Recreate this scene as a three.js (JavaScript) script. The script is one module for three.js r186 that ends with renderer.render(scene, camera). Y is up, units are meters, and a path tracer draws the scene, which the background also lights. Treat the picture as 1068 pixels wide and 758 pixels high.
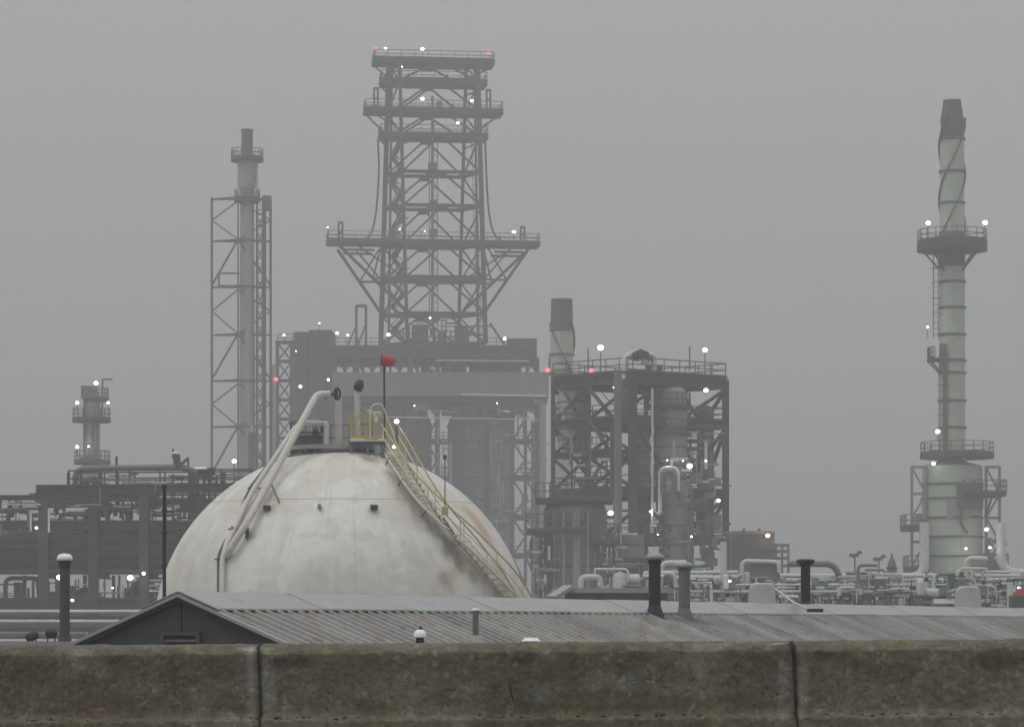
import * as THREE from 'three';
import { mergeGeometries } from 'three/addons/utils/BufferGeometryUtils.js';

// ---------------------------------------------------------------- camera, sky, sun, exposure
const F = 3125, HX = 534, HY = 650, EYE = 9;             // focal length in photo pixels, principal point, eye height in metres
const scene = new THREE.Scene();
const camera = new THREE.PerspectiveCamera(2 * Math.atan(379 / F) * 180 / Math.PI, 1068 / 758, 0.5, 9000);
camera.position.set(0, EYE, 0);
camera.lookAt(0, EYE, -100);
camera.setViewOffset(1068, 758, 0, 379 - HY, 1068, 758);  // shifted lens: verticals stay vertical
camera.updateProjectionMatrix();

const renderer = new THREE.WebGLRenderer({ antialias: true });
renderer.toneMapping = THREE.LinearToneMapping;
renderer.toneMappingExposure = 1.12;
renderer.shadowMap.enabled = true;

const SKY = { w: 64, h: 32 };
{
  const a = new Float32Array(SKY.w * SKY.h * 4);
  for (let j = 0; j < SKY.h; j++) for (let i = 0; i < SKY.w; i++) {
    const el = ((j + 0.5) / SKY.h - 0.5) * Math.PI, k = Math.max(0, Math.sin(el));
    const L = 0.335 * (1 + 2.4 * Math.pow(k, 1.5)), o = (j * SKY.w + i) * 4;           // overcast: brighter towards the zenith
    a[o] = L * 0.995; a[o + 1] = L; a[o + 2] = L * 1.012; a[o + 3] = 1;
  }
  const t = new THREE.DataTexture(a, SKY.w, SKY.h, THREE.RGBAFormat, THREE.FloatType);
  t.mapping = THREE.EquirectangularReflectionMapping; t.magFilter = THREE.LinearFilter; t.minFilter = THREE.LinearFilter;
  t.wrapS = THREE.RepeatWrapping; t.needsUpdate = true;
  scene.background = t; scene.environment = t;
}
const sun = new THREE.DirectionalLight(new THREE.Color().setRGB(1, 0.985, 0.96), 0.55);
sun.position.set(-140, 300, -60); sun.target.position.set(0, 0, -150);
sun.castShadow = true; sun.shadow.radius = 45; sun.shadow.mapSize.set(2048, 2048);
Object.assign(sun.shadow.camera, { left: -260, right: 260, top: 260, bottom: -320, near: 1, far: 900 });
scene.add(sun, sun.target);
scene.fog = new THREE.FogExp2(new THREE.Color().setRGB(0.98, 0.99, 1.0), 0.0017);

// ---------------------------------------------------------------- random numbers and textures
function rng(seed) { let s = seed >>> 0; return () => { s = (s + 0x6D2B79F5) >>> 0; let t = s; t = Math.imul(t ^ (t >>> 15), t | 1); t ^= t + Math.imul(t ^ (t >>> 7), t | 61); return ((t ^ (t >>> 14)) >>> 0) / 4294967296; }; }
const hash = (x, y, s) => { let h = Math.imul(x, 374761393) + Math.imul(y, 668265263) + Math.imul(s, 2147483647 - 61) | 0; h = Math.imul(h ^ (h >>> 13), 1274126177); return ((h ^ (h >>> 16)) >>> 0) / 4294967296; };
function vnoise(x, y, px, py, s) {           // value noise, repeating every px, py cells
  const xi = Math.floor(x), yi = Math.floor(y), fx = x - xi, fy = y - yi, u = fx * fx * (3 - 2 * fx), v = fy * fy * (3 - 2 * fy);
  const m = (a, n) => ((a % n) + n) % n;
  const a = hash(m(xi, px), m(yi, py), s), b = hash(m(xi + 1, px), m(yi, py), s), c = hash(m(xi, px), m(yi + 1, py), s), d = hash(m(xi + 1, px), m(yi + 1, py), s);
  return a + (b - a) * u + (c - a) * v + (a - b - c + d) * u * v;
}
function fbm(u, v, nx, ny, oct, s) { let t = 0, w = 0.5, n = 0; for (let k = 0; k < oct; k++) { t += w * vnoise(u * nx, v * ny, nx, ny, s + k * 17); n += w; w *= 0.55; nx *= 2; ny *= 2; } return t / n; }
const clamp = (x, a = 0, b = 1) => Math.min(b, Math.max(a, x));
const sstep = (a, b, x) => { const t = clamp((x - a) / (b - a)); return t * t * (3 - 2 * t); };
const enc = c => Math.round(255 * clamp(c <= 0.0031308 ? 12.92 * c : 1.055 * Math.pow(c, 1 / 2.4) - 0.055));
function tex(w, h, fn, colour = true) {
  const a = new Uint8Array(w * h * 4);
  for (let j = 0; j < h; j++) for (let i = 0; i < w; i++) {
    const c = fn((i + 0.5) / w, (j + 0.5) / h), o = (j * w + i) * 4;
    if (colour) { a[o] = enc(c[0]); a[o + 1] = enc(c[1]); a[o + 2] = enc(c[2]); } else a[o] = a[o + 1] = a[o + 2] = Math.round(255 * clamp(c));
    a[o + 3] = 255;
  }
  const t = new THREE.DataTexture(a, w, h, THREE.RGBAFormat, THREE.UnsignedByteType);
  t.wrapS = t.wrapT = THREE.RepeatWrapping; t.magFilter = THREE.LinearFilter; t.minFilter = THREE.LinearMipmapLinearFilter; t.generateMipmaps = true;
  if (colour) t.colorSpace = THREE.SRGBColorSpace; t.needsUpdate = true; return t;
}
const mix3 = (a, b, t) => [a[0] + (b[0] - a[0]) * t, a[1] + (b[1] - a[1]) * t, a[2] + (b[2] - a[2]) * t];
const mul3 = (a, k) => [a[0] * k, a[1] * k, a[2] * k];

// weathered metal: pale and dark blotches and run-down streaks around 1 (tile of 6 m)
const weatherTex = tex(512, 512, (u, v) => {
  const n = fbm(u, v, 5, 5, 5, 3), st = fbm(u, v, 40, 3, 3, 9), sp = fbm(u, v, 64, 64, 2, 21);
  let k = 0.80 + 0.28 * n + 0.16 * (st - 0.5) + 0.1 * (sp - 0.5);
  const rust = sstep(0.62, 0.8, fbm(u, v, 7, 4, 4, 51)) * 0.35;
  return mix3([k, k, k], [0.62 * k, 0.5 * k, 0.4 * k], rust);
});
const mats = {};
function std(name, r, g, b, rough = 0.8, metal = 0, extra = {}) {
  const m = new THREE.MeshStandardMaterial({ roughness: rough, metalness: metal, ...extra }); m.name = name; m.color.setRGB(r, g, b); mats[name] = m; return m;
}
const M = {
  steel: std('steel', 0.035, 0.042, 0.042, 0.75), steelB: std('steel_b', 0.045, 0.052, 0.052, 0.75), steelC: std('steel_c', 0.028, 0.034, 0.035, 0.75),
  deck: std('deck', 0.045, 0.05, 0.05, 0.85), galv: std('galvanised', 0.2, 0.205, 0.2, 0.6), rail: std('rail_paint', 0.08, 0.085, 0.085, 0.7),
  greySteel: std('grey_steel', 0.1, 0.105, 0.105, 0.7),
  darkSteel: std('dark_steel', 0.016, 0.018, 0.018, 0.6), black: std('black_paint', 0.006, 0.006, 0.007, 0.55),
  stack: std('stack_paint', 0.43, 0.49, 0.4, 0.75, 0, { map: weatherTex }), stackCap: std('stack_cap', 0.09, 0.092, 0.09, 0.8, 0, { map: weatherTex }),
  stackGrey: std('stack_grey', 0.36, 0.37, 0.35, 0.75, 0, { map: weatherTex }),
  vessel: std('vessel_cladding', 0.27, 0.275, 0.265, 0.65, 0, { map: weatherTex }), vesselDark: std('vessel_dark', 0.13, 0.135, 0.13, 0.7, 0, { map: weatherTex }),
  vesselTan: std('vessel_tan', 0.26, 0.26, 0.215, 0.7, 0, { map: weatherTex }),
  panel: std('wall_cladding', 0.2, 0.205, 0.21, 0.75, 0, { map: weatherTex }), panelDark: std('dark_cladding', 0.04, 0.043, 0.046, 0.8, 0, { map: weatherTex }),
  pipe: std('pipe_cladding', 0.58, 0.62, 0.58, 0.55, 0, { map: weatherTex }), pipeGrey: std('grey_pipe', 0.16, 0.165, 0.16, 0.6, 0, { map: weatherTex }),
  pipeDark: std('dark_pipe', 0.055, 0.06, 0.058, 0.65, 0, { map: weatherTex }), pipeMid: std('mid_pipe', 0.14, 0.146, 0.142, 0.6, 0, { map: weatherTex }),
  white: std('white_paint', 0.66, 0.655, 0.61, 0.5), tankPipe: std('tank_pipe', 0.62, 0.6, 0.54, 0.5, 0, { map: weatherTex }),
  yellow: std('yellow_paint', 0.46, 0.37, 0.12, 0.6), stairPaint: std('stair_paint', 0.6, 0.56, 0.42, 0.6), red: std('red_cloth', 0.42, 0.05, 0.055, 0.8, 0, { side: THREE.DoubleSide }), redPaint: std('red_paint', 0.35, 0.02, 0.025, 0.4),
  teal: std('teal_paint', 0.05, 0.1, 0.12, 0.5), snow: std('snow', 0.82, 0.84, 0.86, 0.9), cap: std('vent_cap', 0.3, 0.3, 0.285, 0.6),
};
const lampMat = (name, r, g, b, k) => { const m = std(name, r * 0.5, g * 0.5, b * 0.5, 0.4); m.emissive.setRGB(r, g, b); m.emissiveIntensity = k; return m; };
M.mixed = std('mixed_paint', 1, 1, 1, 0.65, 0, { vertexColors: true });
const TINT = [[0.58, 0.62, 0.58], [0.16, 0.165, 0.16], [0.06, 0.065, 0.065], [0.27, 0.275, 0.265]];
M.lampWhite = lampMat('lamp_white', 1, 0.98, 0.93, 5); M.lampWarm = lampMat('lamp_warm', 1, 0.66, 0.33, 4); M.lampRed = lampMat('lamp_red', 1, 0.1, 0.1, 3.2);

// ---------------------------------------------------------------- builders
const V3 = (x, y, z) => new THREE.Vector3(x, y, z);
const used = {};
const numbered = n => { const k = used[n] = (used[n] ?? -1) + 1; return k ? n + '_' + String(k).padStart(3, '0') : n; };
function tag(o, label, category, group, kind) { if (label) o.userData.label = label; if (category) o.userData.category = category; if (group) o.userData.group = group; if (kind) o.userData.kind = kind; return o; }
function site(name, label, category, px, d, group) {   // a thing whose base stands on the ground at photo column px, d metres away
  const g = new THREE.Group(); g.name = numbered(name); g.position.set((px - HX) * d / F, 0, -d); scene.add(g); tag(g, label, category, group);
  const S = { g, d, s: d / F };
  S.V = (x, y, dz = 0) => { const s = (d - dz) / F; return V3((x - HX) * s - g.position.x, EYE + (HY - y) * s, dz); };
  S.G = (x, dz = 0) => S.V(x, HY, dz).setY(0);
  return S;
}
const BOX = new THREE.BoxGeometry(1, 1, 1);
const IBEAM = (() => {                                  // I-section in a unit box, length along y
  const t = 0.17, w = 0.09, s = new THREE.Shape();
  s.moveTo(-0.5, -0.5); s.lineTo(0.5, -0.5); s.lineTo(0.5, -0.5 + t); s.lineTo(w, -0.5 + t); s.lineTo(w, 0.5 - t); s.lineTo(0.5, 0.5 - t); s.lineTo(0.5, 0.5); s.lineTo(-0.5, 0.5); s.lineTo(-0.5, 0.5 - t); s.lineTo(-w, 0.5 - t); s.lineTo(-w, -0.5 + t); s.lineTo(-0.5, -0.5 + t); s.closePath();
  const g = new THREE.ExtrudeGeometry(s, { depth: 1, bevelEnabled: false }); g.translate(0, 0, -0.5); g.rotateX(-Math.PI / 2); return g;
})();
const CYL = new THREE.CylinderGeometry(0.5, 0.5, 1, 12), CYLF = new THREE.CylinderGeometry(0.5, 0.5, 1, 28);
const UP = V3(0, 1, 0), Q = new THREE.Quaternion();
function frameMatrix(a, b, w, h) {                     // maps the unit solid (length along y) onto the bar from a to b
  const y = b.clone().sub(a), L = y.length(); y.normalize();
  let x = Math.abs(y.y) > 0.999 ? V3(1, 0, 0) : V3().crossVectors(y, UP).normalize();
  const z = V3().crossVectors(x, y).normalize(); x = V3().crossVectors(y, z);
  const m = new THREE.Matrix4().makeBasis(x, y, z); m.scale(V3(w, L, h)); m.setPosition(a.clone().add(b).multiplyScalar(0.5)); return m;
}
function mesh(name, geo, mat, parent) { const o = new THREE.Mesh(geo, mat); o.name = parent ? name : numbered(name); o.castShadow = o.receiveShadow = true; (parent ?? scene).add(o); return o; }
function bar(parent, name, a, b, w, h, mat, geo = IBEAM) { const o = mesh(name, geo, mat, parent); frameMatrix(a, b, w, h).decompose(o.position, o.quaternion, o.scale); return o; }
const rod = (parent, name, a, b, dia, mat, geo = CYL) => bar(parent, name, a, b, dia, dia, mat, geo);
function block(parent, name, cx, cy, cz, w, h, dp, mat) { const o = mesh(name, BOX, mat, parent); o.position.set(cx, cy, cz); o.scale.set(w, h, dp); return o; }
function metreUV(g, su, sv) { const uv = g.attributes.uv; for (let i = 0; i < uv.count; i++) uv.setXY(i, uv.getX(i) * su, uv.getY(i) * sv); return g; }
function boxM(w, h, dp, tile = 6) {                     // box with uv in tiles of metres
  const g = new THREE.BoxGeometry(w, h, dp), p = g.attributes.position, n = g.attributes.normal, uv = g.attributes.uv;
  for (let i = 0; i < p.count; i++) { const nx = Math.abs(n.getX(i)), ny = Math.abs(n.getY(i)); const x = nx > 0.5 ? p.getZ(i) : p.getX(i), y = ny > 0.5 ? p.getZ(i) : p.getY(i); uv.setXY(i, x / tile, y / tile); }
  return g;
}
function slab(parent, name, cx, cy, cz, w, h, dp, mat) { const o = mesh(name, boxM(w, h, dp), mat, parent); o.position.set(cx, cy, cz); return o; }
function lathe(parent, name, prof, mat, x = 0, y = 0, z = 0, seg = 32, tile = 6) {  // prof: [radius, height] pairs, bottom to top
  const g = new THREE.LatheGeometry(prof.map(p => new THREE.Vector2(Math.max(p[0], 0.0001), p[1])), seg);
  const rm = Math.max(...prof.map(p => p[0])), hh = prof[prof.length - 1][1] - prof[0][1]; metreUV(g, Math.max(1, Math.round(2 * Math.PI * rm / tile)), Math.max(0.05, hh / tile));
  const o = mesh(name, g, mat, parent); o.position.set(x, y, z); return o;
}
function pathOf(pts, r) {                               // polyline with rounded bends
  const cp = new THREE.CurvePath(); let last = pts[0].clone();
  for (let i = 1; i < pts.length; i++) {
    const p = pts[i];
    if (i < pts.length - 1) {
      const a = p.clone().sub(pts[i - 1]), b = pts[i + 1].clone().sub(p), k = Math.min(r, a.length() * 0.49, b.length() * 0.49);
      const s = p.clone().sub(a.normalize().multiplyScalar(k)), e = p.clone().add(b.normalize().multiplyScalar(k));
      cp.add(new THREE.LineCurve3(last, s)); cp.add(new THREE.QuadraticBezierCurve3(s, p.clone(), e)); last = e;
    } else cp.add(new THREE.LineCurve3(last, p.clone()));
  }
  return cp;
}
function pipe(parent, name, pts, dia, mat, bend = dia * 1.5, seg = 10) {
  const parts = [], cp = pathOf(pts, bend);
  const all = []; for (const c of cp.curves) { const n = c.isLineCurve3 ? 1 : 6; for (let k = 0; k < n; k++) all.push(c.getPoint(k / n)); } all.push(pts[pts.length - 1].clone());
  const clean = all.filter((p, i) => !i || p.distanceTo(all[i - 1]) > 1e-4);
  class Poly extends THREE.Curve { getPoint(t) { const x = t * (clean.length - 1), i = Math.min(clean.length - 2, Math.floor(x)); return clean[i].clone().lerp(clean[i + 1], x - i); } getPointAt(t) { return this.getPoint(t); } getTangentAt(t) { const x = t * (clean.length - 1), i = Math.round(x); const a = clean[Math.max(0, i - 1)], b = clean[Math.min(clean.length - 1, i + 1)]; const d = b.clone().sub(a); if (i > 0 && i < clean.length - 1) { const d1 = clean[i].clone().sub(a).normalize(), d2 = b.clone().sub(clean[i]).normalize(); return d1.add(d2).normalize(); } return d.normalize(); } getTangent(t) { return this.getTangentAt(t); } }
  let L = 0; for (let i = 1; i < clean.length; i++) L += clean[i].distanceTo(clean[i - 1]);
  const g = new THREE.TubeGeometry(new Poly(), clean.length - 1, dia / 2, seg, false);
  metreUV(g, Math.max(0.1, L / 6), Math.max(1, Math.round(Math.PI * dia / 6))); parts.push(g);
  for (const [p, q] of [[clean[0], clean[1]], [clean[clean.length - 1], clean[clean.length - 2]]]) { const c = new THREE.CircleGeometry(dia / 2, seg); c.applyQuaternion(new THREE.Quaternion().setFromUnitVectors(V3(0, 0, 1), p.clone().sub(q).normalize())); c.translate(p.x, p.y, p.z); parts.push(c); }
  return mesh(name, mergeGeometries(parts), mat, parent);
}
class MB {                                              // collects thin pieces that cannot be picked apart singly
  constructor() { this.p = []; }
  bar(a, b, w, h = w) { if (a.distanceTo(b) > 1e-3) this.p.push(new THREE.BoxGeometry(1, 1, 1).applyMatrix4(frameMatrix(a, b, w, h))); return this; }
  cyl(a, b, d, seg = 8) { this.p.push(new THREE.CylinderGeometry(0.5, 0.5, 1, seg).applyMatrix4(frameMatrix(a, b, d, d))); return this; }
  box(cx, cy, cz, w, h, dp) { this.p.push(new THREE.BoxGeometry(w, h, dp).translate(cx, cy, cz)); return this; }
  tint(c) { const g = this.p[this.p.length - 1], n = g.attributes.position.count, a = new Float32Array(n * 3); for (let i = 0; i < n; i++) a.set(c, i * 3); g.setAttribute('color', new THREE.BufferAttribute(a, 3)); return this; }
  stuff(name, parent) { const o = mesh(name, mergeGeometries(this.p), M.mixed, parent); o.userData.kind = 'stuff'; return o; }
  build(name, mat, parent) { return mesh(name, mergeGeometries(this.p), mat, parent); }
}
function railing(parent, pts, mat = M.rail, h = 1.1, t = 0.07, step = 1.8, closed = false) {
  const m = new MB(), P = closed ? [...pts, pts[0]] : pts;
  for (let i = 1; i < P.length; i++) {
    const a = P[i - 1], b = P[i], L = a.distanceTo(b), n = Math.max(1, Math.round(L / step));
    for (let k = 0; k < n + (i === P.length - 1 && !closed ? 1 : 0); k++) { const p = a.clone().lerp(b, k / n); m.bar(p, p.clone().setY(p.y + h), t); }
    for (const y of [h, h * 0.52]) m.bar(a.clone().setY(a.y + y), b.clone().setY(b.y + y), t);
    m.bar(a.clone().setY(a.y + 0.09), b.clone().setY(b.y + 0.09), 0.03, 0.17);
  }
  return m.build('railing', mat, parent);
}
const ring = (cx, y, cz, r, n = 18, a0 = 0, a1 = Math.PI * 2) => Array.from({ length: n }, (_, i) => { const a = a0 + (a1 - a0) * i / (a1 - a0 >= 6.28 ? n : n - 1); return V3(cx + r * Math.cos(a), y, cz + r * Math.sin(a)); });
function ringPlatform(parent, cx, y, cz, rin, rout, mat = M.deck, h = 0.35, brackets = 8, a0 = 0, a1 = Math.PI * 2) {  // round walkway with kerb, railing and struts beneath
  const g = new THREE.Group(); g.name = 'platform'; parent.add(g);
  const full = a1 - a0 >= 6.28, sh = new THREE.Shape(); sh.absarc(0, 0, rout, a0, a1, false);
  if (full) { const ho = new THREE.Path(); ho.absarc(0, 0, rin, 0, Math.PI * 2, true); sh.holes.push(ho); } else { sh.absarc(0, 0, rin, a1, a0, true); sh.closePath(); }
  const eg = new THREE.ExtrudeGeometry(sh, { depth: h, bevelEnabled: false, curveSegments: 28 }); eg.rotateX(Math.PI / 2);
  const dk = mesh('deck', eg, mat, g); dk.position.set(cx, y, cz);
  railing(g, ring(cx, y, cz, rout - 0.06, full ? 20 : 12, a0, a1), M.rail, 1.1, 0.075, 1.6, full);
  for (let i = 0; i < brackets; i++) { const a = a0 + (a1 - a0) * (i + 0.5) / brackets, c = Math.cos(a), s = Math.sin(a); bar(g, 'bracket', V3(cx + c * rout * 0.95, y - h, cz + s * rout * 0.95), V3(cx + c * (rin + 0.02), y - h - (rout - rin) * 0.9, cz + s * (rin + 0.02)), 0.14, 0.14, M.steel, BOX); }
  return g;
}
function ladder(parent, a, b, w = 0.55, mat = M.rail, cage = true, side = V3(1, 0, 0)) {
  const m = new MB(), d = b.clone().sub(a), L = d.length(), out = V3().crossVectors(side, UP).normalize();
  for (const k of [-1, 1]) m.bar(a.clone().addScaledVector(side, k * w / 2), b.clone().addScaledVector(side, k * w / 2), 0.08);
  for (let y = 0.3; y < L; y += 0.6) { const p = a.clone().lerp(b, y / L); m.bar(p.clone().addScaledVector(side, -w / 2), p.clone().addScaledVector(side, w / 2), 0.05); }
  if (cage) for (let y = 2.4; y < L; y += 1.5) { const p = a.clone().lerp(b, y / L), q = [[-0.4, 0], [-0.4, 0.6], [0.4, 0.6], [0.4, 0]].map(([x, z]) => p.clone().addScaledVector(side, x).addScaledVector(out, z)); for (let i = 1; i < 4; i++) m.bar(q[i - 1], q[i], 0.06); }
  return m.build('ladder', mat, parent);
}
const LENS = new THREE.SphereGeometry(0.5, 14, 10), HOOD = new THREE.CylinderGeometry(0.3, 0.56, 0.5, 12);
function floodlight(parent, p, size = 0.5, kind = 'White', pole = 0, cd = 1) {      // lamp head: hood, lens and its light; pole > 0 adds a stem below
  size *= 0.85; const g = new THREE.Group(); g.name = kind === 'Red' ? 'beacon' : 'floodlight'; g.position.copy(p); parent.add(g);
  const hd = mesh('hood', HOOD, M.greySteel, g); hd.scale.setScalar(size * 0.8); hd.position.set(0, size * 0.2, -size * 0.34);
  const ln = mesh('lens', LENS, M['lamp' + kind], g); ln.scale.set(size * 1.12, size * 0.95, size * 0.7);
  if (pole > 0) rod(g, 'pole', V3(0, -pole, -size * 0.15), V3(0, -size * 0.2, -size * 0.15), Math.max(0.09, size * 0.2), M.rail);
  const c = M['lamp' + kind].emissive, l = new THREE.PointLight(c.clone(), cd, 0, 2); l.name = 'light'; l.position.set(0, -0.05, size * 1.3); l.castShadow = true; l.shadow.radius = size * 20; g.add(l);
  return g;
}
function valve(parent, p, dia, mat = M.darkSteel, upright = true) {                  // body, stem and hand wheel
  const g = new THREE.Group(); g.name = 'valve'; g.position.copy(p); parent.add(g);
  const b = mesh('body', CYL, mat, g); b.scale.set(dia * 1.5, dia * 1.3, dia * 1.5); b.rotation.z = Math.PI / 2;
  rod(g, 'stem', V3(0, 0, 0), V3(0, upright ? dia * 2.2 : 0.01, upright ? 0.01 : dia * 2), dia * 0.3, mat);
  const w = mesh('hand_wheel', new THREE.TorusGeometry(dia * 0.7, dia * 0.14, 6, 14), mat, g); if (upright) { w.rotation.x = Math.PI / 2; w.position.y = dia * 2.2; } else w.position.z = dia * 2;
  return g;
}

//==STRUCTURE
// ---------------------------------------------------------------- ground
{
  const gt = tex(512, 512, (u, v) => { const k = 0.6 + 0.8 * fbm(u, v, 6, 6, 6, 77); return [0.2 * k, 0.198 * k, 0.19 * k]; });
  const m = std('ground_gravel', 1, 1, 1, 0.95, 0, { map: gt }), g = new THREE.CircleGeometry(4200, 64); g.rotateX(-Math.PI / 2); metreUV(g, 8400 / 12, 8400 / 12);
  const o = mesh('ground', g, m); o.receiveShadow = true; tag(o, 'flat gravel ground under the whole plant', 'ground', null, 'structure');
}

// ---------------------------------------------------------------- concrete parapet in front
{
  const d = 22, S = site('concrete_parapet', 'long stained concrete parapet wall across the foreground', 'parapet', HX, d), s = S.s;
  // cross-section: [height above the face top, forward], top back edge to foot
  const prof = [[-9.5, -0.42], [0.0, -0.42], [0.012, -0.3], [0.012, -0.15], [0.006, -0.1], [-0.004, -0.055], [-0.026, -0.012], [-0.05, 0.018], [-0.058, 0.027], [-0.068, 0.031], [-0.105, 0.033], [-0.2, 0.035], [-0.33, 0.038], [-0.47, 0.043], [-0.515, 0.05], [-0.525, 0.075], [-0.54, 0.14], [-0.558, 0.152], [-0.7, 0.155], [-9.5, 0.165]];
  const len = [0]; for (let i = 1; i < prof.length; i++) len.push(len[i - 1] + Math.min(1, Math.hypot(prof[i][0] - prof[i - 1][0], prof[i][1] - prof[i - 1][1])));
  const vAt = h => { for (let i = 5; i < prof.length; i++) if (h >= prof[i][0]) { const t = (h - prof[i - 1][0]) / (prof[i][0] - prof[i - 1][0]); return (len[i - 1] + (len[i] - len[i - 1]) * t) / 2; } return 1; };
  const top = px => EYE + (HY - (675.2 - 6.6 * px / 1068)) * s;
  // stains read off the photograph: column, row, half width, half height, colour, strength
  const OL = [0.075, 0.068, 0.038], BR = [0.1, 0.07, 0.05], DK = [0.042, 0.037, 0.026], GR = [0.2, 0.195, 0.175], PA = [0.3, 0.285, 0.23];
  const blots = [[300, 691, 26, 8, DK, 0.8], [545, 688, 24, 7, DK, 0.7], [862, 681, 22, 6, DK, 0.75], [110, 688, 40, 6, DK, 0.4], [205, 700, 40, 16, OL, 0.7], [243, 735, 22, 12, OL, 0.6], [30, 700, 40, 12, OL, 0.6], [90, 735, 60, 12, BR, 0.35], [230, 690, 20, 10, BR, 0.7], [470, 728, 24, 10, BR, 0.5], [775, 728, 30, 8, OL, 0.7], [800, 700, 20, 12, BR, 0.5], [865, 725, 10, 10, BR, 0.6], [930, 700, 40, 14, OL, 0.6], [1000, 728, 36, 10, BR, 0.4], [640, 712, 40, 14, GR, 0.35], [570, 720, 24, 12, GR, 0.35], [400, 720, 40, 14, GR, 0.3], [262, 708, 6, 46, GR, 0.75], [280, 715, 8, 30, GR, 0.6], [816, 710, 6, 40, GR, 0.55], [836, 714, 7, 34, GR, 0.6], [815, 671, 12, 5, PA, 0.8], [266, 676, 16, 4, PA, 0.6], [700, 700, 30, 12, OL, 0.5], [420, 690, 60, 8, OL, 0.5], [660, 735, 60, 8, BR, 0.4], [1040, 690, 30, 10, DK, 0.5], [150, 715, 30, 12, GR, 0.25]].map(([x, y, a, b, c, k]) => [x * s / 8, vAt(-(y - (675.2 - 6.6 * x / 1068)) * s), a * s / 8, b * s / 2, c, k]);
  const map = tex(2048, 512, (u, v) => {              // 8 m x 2 m of wall
    const n = fbm(u, v, 8, 2, 6, 5), p = fbm(u, v, 20, 5, 5, 33), g = fbm(u, v, 256, 64, 3, 8), st = fbm(u, v, 120, 2, 4, 14), ru = fbm(u, v, 10, 3, 5, 71), pale = fbm(u, v, 14, 4, 5, 91);
    let c = mix3([0.085, 0.078, 0.052], [0.155, 0.143, 0.105], sstep(0.25, 0.75, n));
    c = mix3(c, [0.125, 0.115, 0.065], sstep(0.5, 0.75, p) * 0.7);
    c = mix3(c, [0.125, 0.092, 0.06], sstep(0.56, 0.75, ru) * 0.5);
    c = mix3(c, [0.22, 0.21, 0.17], sstep(0.55, 0.75, pale) * 0.6);
    c = mul3(c, 0.42 + 0.66 * g + 0.3 * st);
    for (const [bu, bv, a, b, col, k] of blots) { let du = u - bu; du -= Math.round(du); const w = Math.hypot(du / a, (v - bv) / b) + 1.5 * (fbm(u, v, 90, 22, 4, 400) - 0.5); if (w < 1.3) c = mix3(c, mul3(col, 0.8 + 0.4 * g), k * sstep(1.25, 0.35, w)); }
    const pit = vnoise(u * 700, v * 175, 700, 175, 40); if (pit > 0.87) c = mul3(c, 0.5); const chip = fbm(u, v, 180, 45, 2, 45); if (chip > 0.74) c = mul3(c, 1.45); const run = fbm(u, v, 330, 2, 3, 47); c = mul3(c, 1 - 0.1 * sstep(0.58, 0.75, run));
    return c;
  });
  const bmp = tex(1024, 256, (u, v) => 0.5 + 0.5 * (fbm(u, v, 160, 40, 4, 61) - 0.5) + 0.35 * (fbm(u, v, 24, 6, 4, 62) - 0.5), false);
  const mat = std('stained_concrete', 1, 1, 1, 0.93, 0, { map, bumpMap: bmp, bumpScale: 0.03 });
  const grit = std('joint_shadow_filler', 0.03, 0.03, 0.027, 0.95);
  const R = rng(11);
  const panels = [[-330, 267.9], [269.1, 825.4], [826.9, 1420]];
  panels.forEach(([a, b], k) => {
    const n = Math.round((b - a) / 7), pos = [], uv = [], idx = [], np = prof.length;
    for (let i = 0; i <= n; i++) {
      const px = a + (b - a) * i / n;
      for (let j = 0; j < np; j++) {
        const jit = (j > 0 && j < np - 1) ? 1 : 0, edge = j >= 3 && j <= 9 ? 1.1 : j >= 13 && j <= 17 ? 1.5 : 0.3;
        const nz = (fbm(px / 2200 + 0.5, j * 0.07, 260, 9, 4, 100 + k) - 0.5), nz2 = vnoise(px * 0.11, j * 0.6, 1000, 50, 130) - 0.5;
        const end = (i === 0 || i === n) && j > 3 && j < 18 ? -0.006 : 0;
        const skew = k > 0 && i === 0 ? (-prof[j][0]) * 6 : (k < 2 && i === n ? (-prof[j][0]) * 6 : 0);      // the joints lean a little
        const kx = prof[j][0] < -1 ? 0 : skew / s * s;
        pos.push((px + kx - HX) * s, top(px) + prof[j][0] + jit * edge * (nz * 0.02 + nz2 * 0.012), prof[j][1] + end + jit * edge * nz * 0.02);
        uv.push((px * s) / 8, len[j] / 2);
      }
    }
    for (let i = 0; i < n; i++) for (let j = 0; j < np - 1; j++) { const p = i * np + j, q = p + np; idx.push(p, q, p + 1, q, q + 1, p + 1); }
    for (const i of [0, n]) for (let j = 1; j < np - 1; j++) { const o = i * np; i ? idx.push(o, o + j, o + j + 1) : idx.push(o, o + j + 1, o + j); }
    const g = new THREE.BufferGeometry(); g.setAttribute('position', new THREE.Float32BufferAttribute(pos, 3)); g.setAttribute('uv', new THREE.Float32BufferAttribute(uv, 2)); g.setIndex(idx); g.computeVertexNormals();
    mesh('wall_panel', g, mat, S.g);
  });
  for (const px of [268.2, 826]) block(S.g, 'joint_filler', (px + 3 - HX) * s, top(px) - 5.05, -0.16, 0.12, 10, 0.3, grit);
  // crack in the middle panel: a thin dark wedge set into the face
  const ck = [[531, 712], [533, 722], [535.5, 730], [537, 738], [541, 744.5]];
  const cm = new MB(); for (let i = 1; i < ck.length; i++) cm.bar(S.V(ck[i - 1][0], ck[i - 1][1], 0.062).setZ(0.036), S.V(ck[i][0], ck[i][1], 0.062).setZ(0.04), 0.004 + 0.003 * i, 0.012);
  cm.build('crack', grit, S.g);
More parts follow.
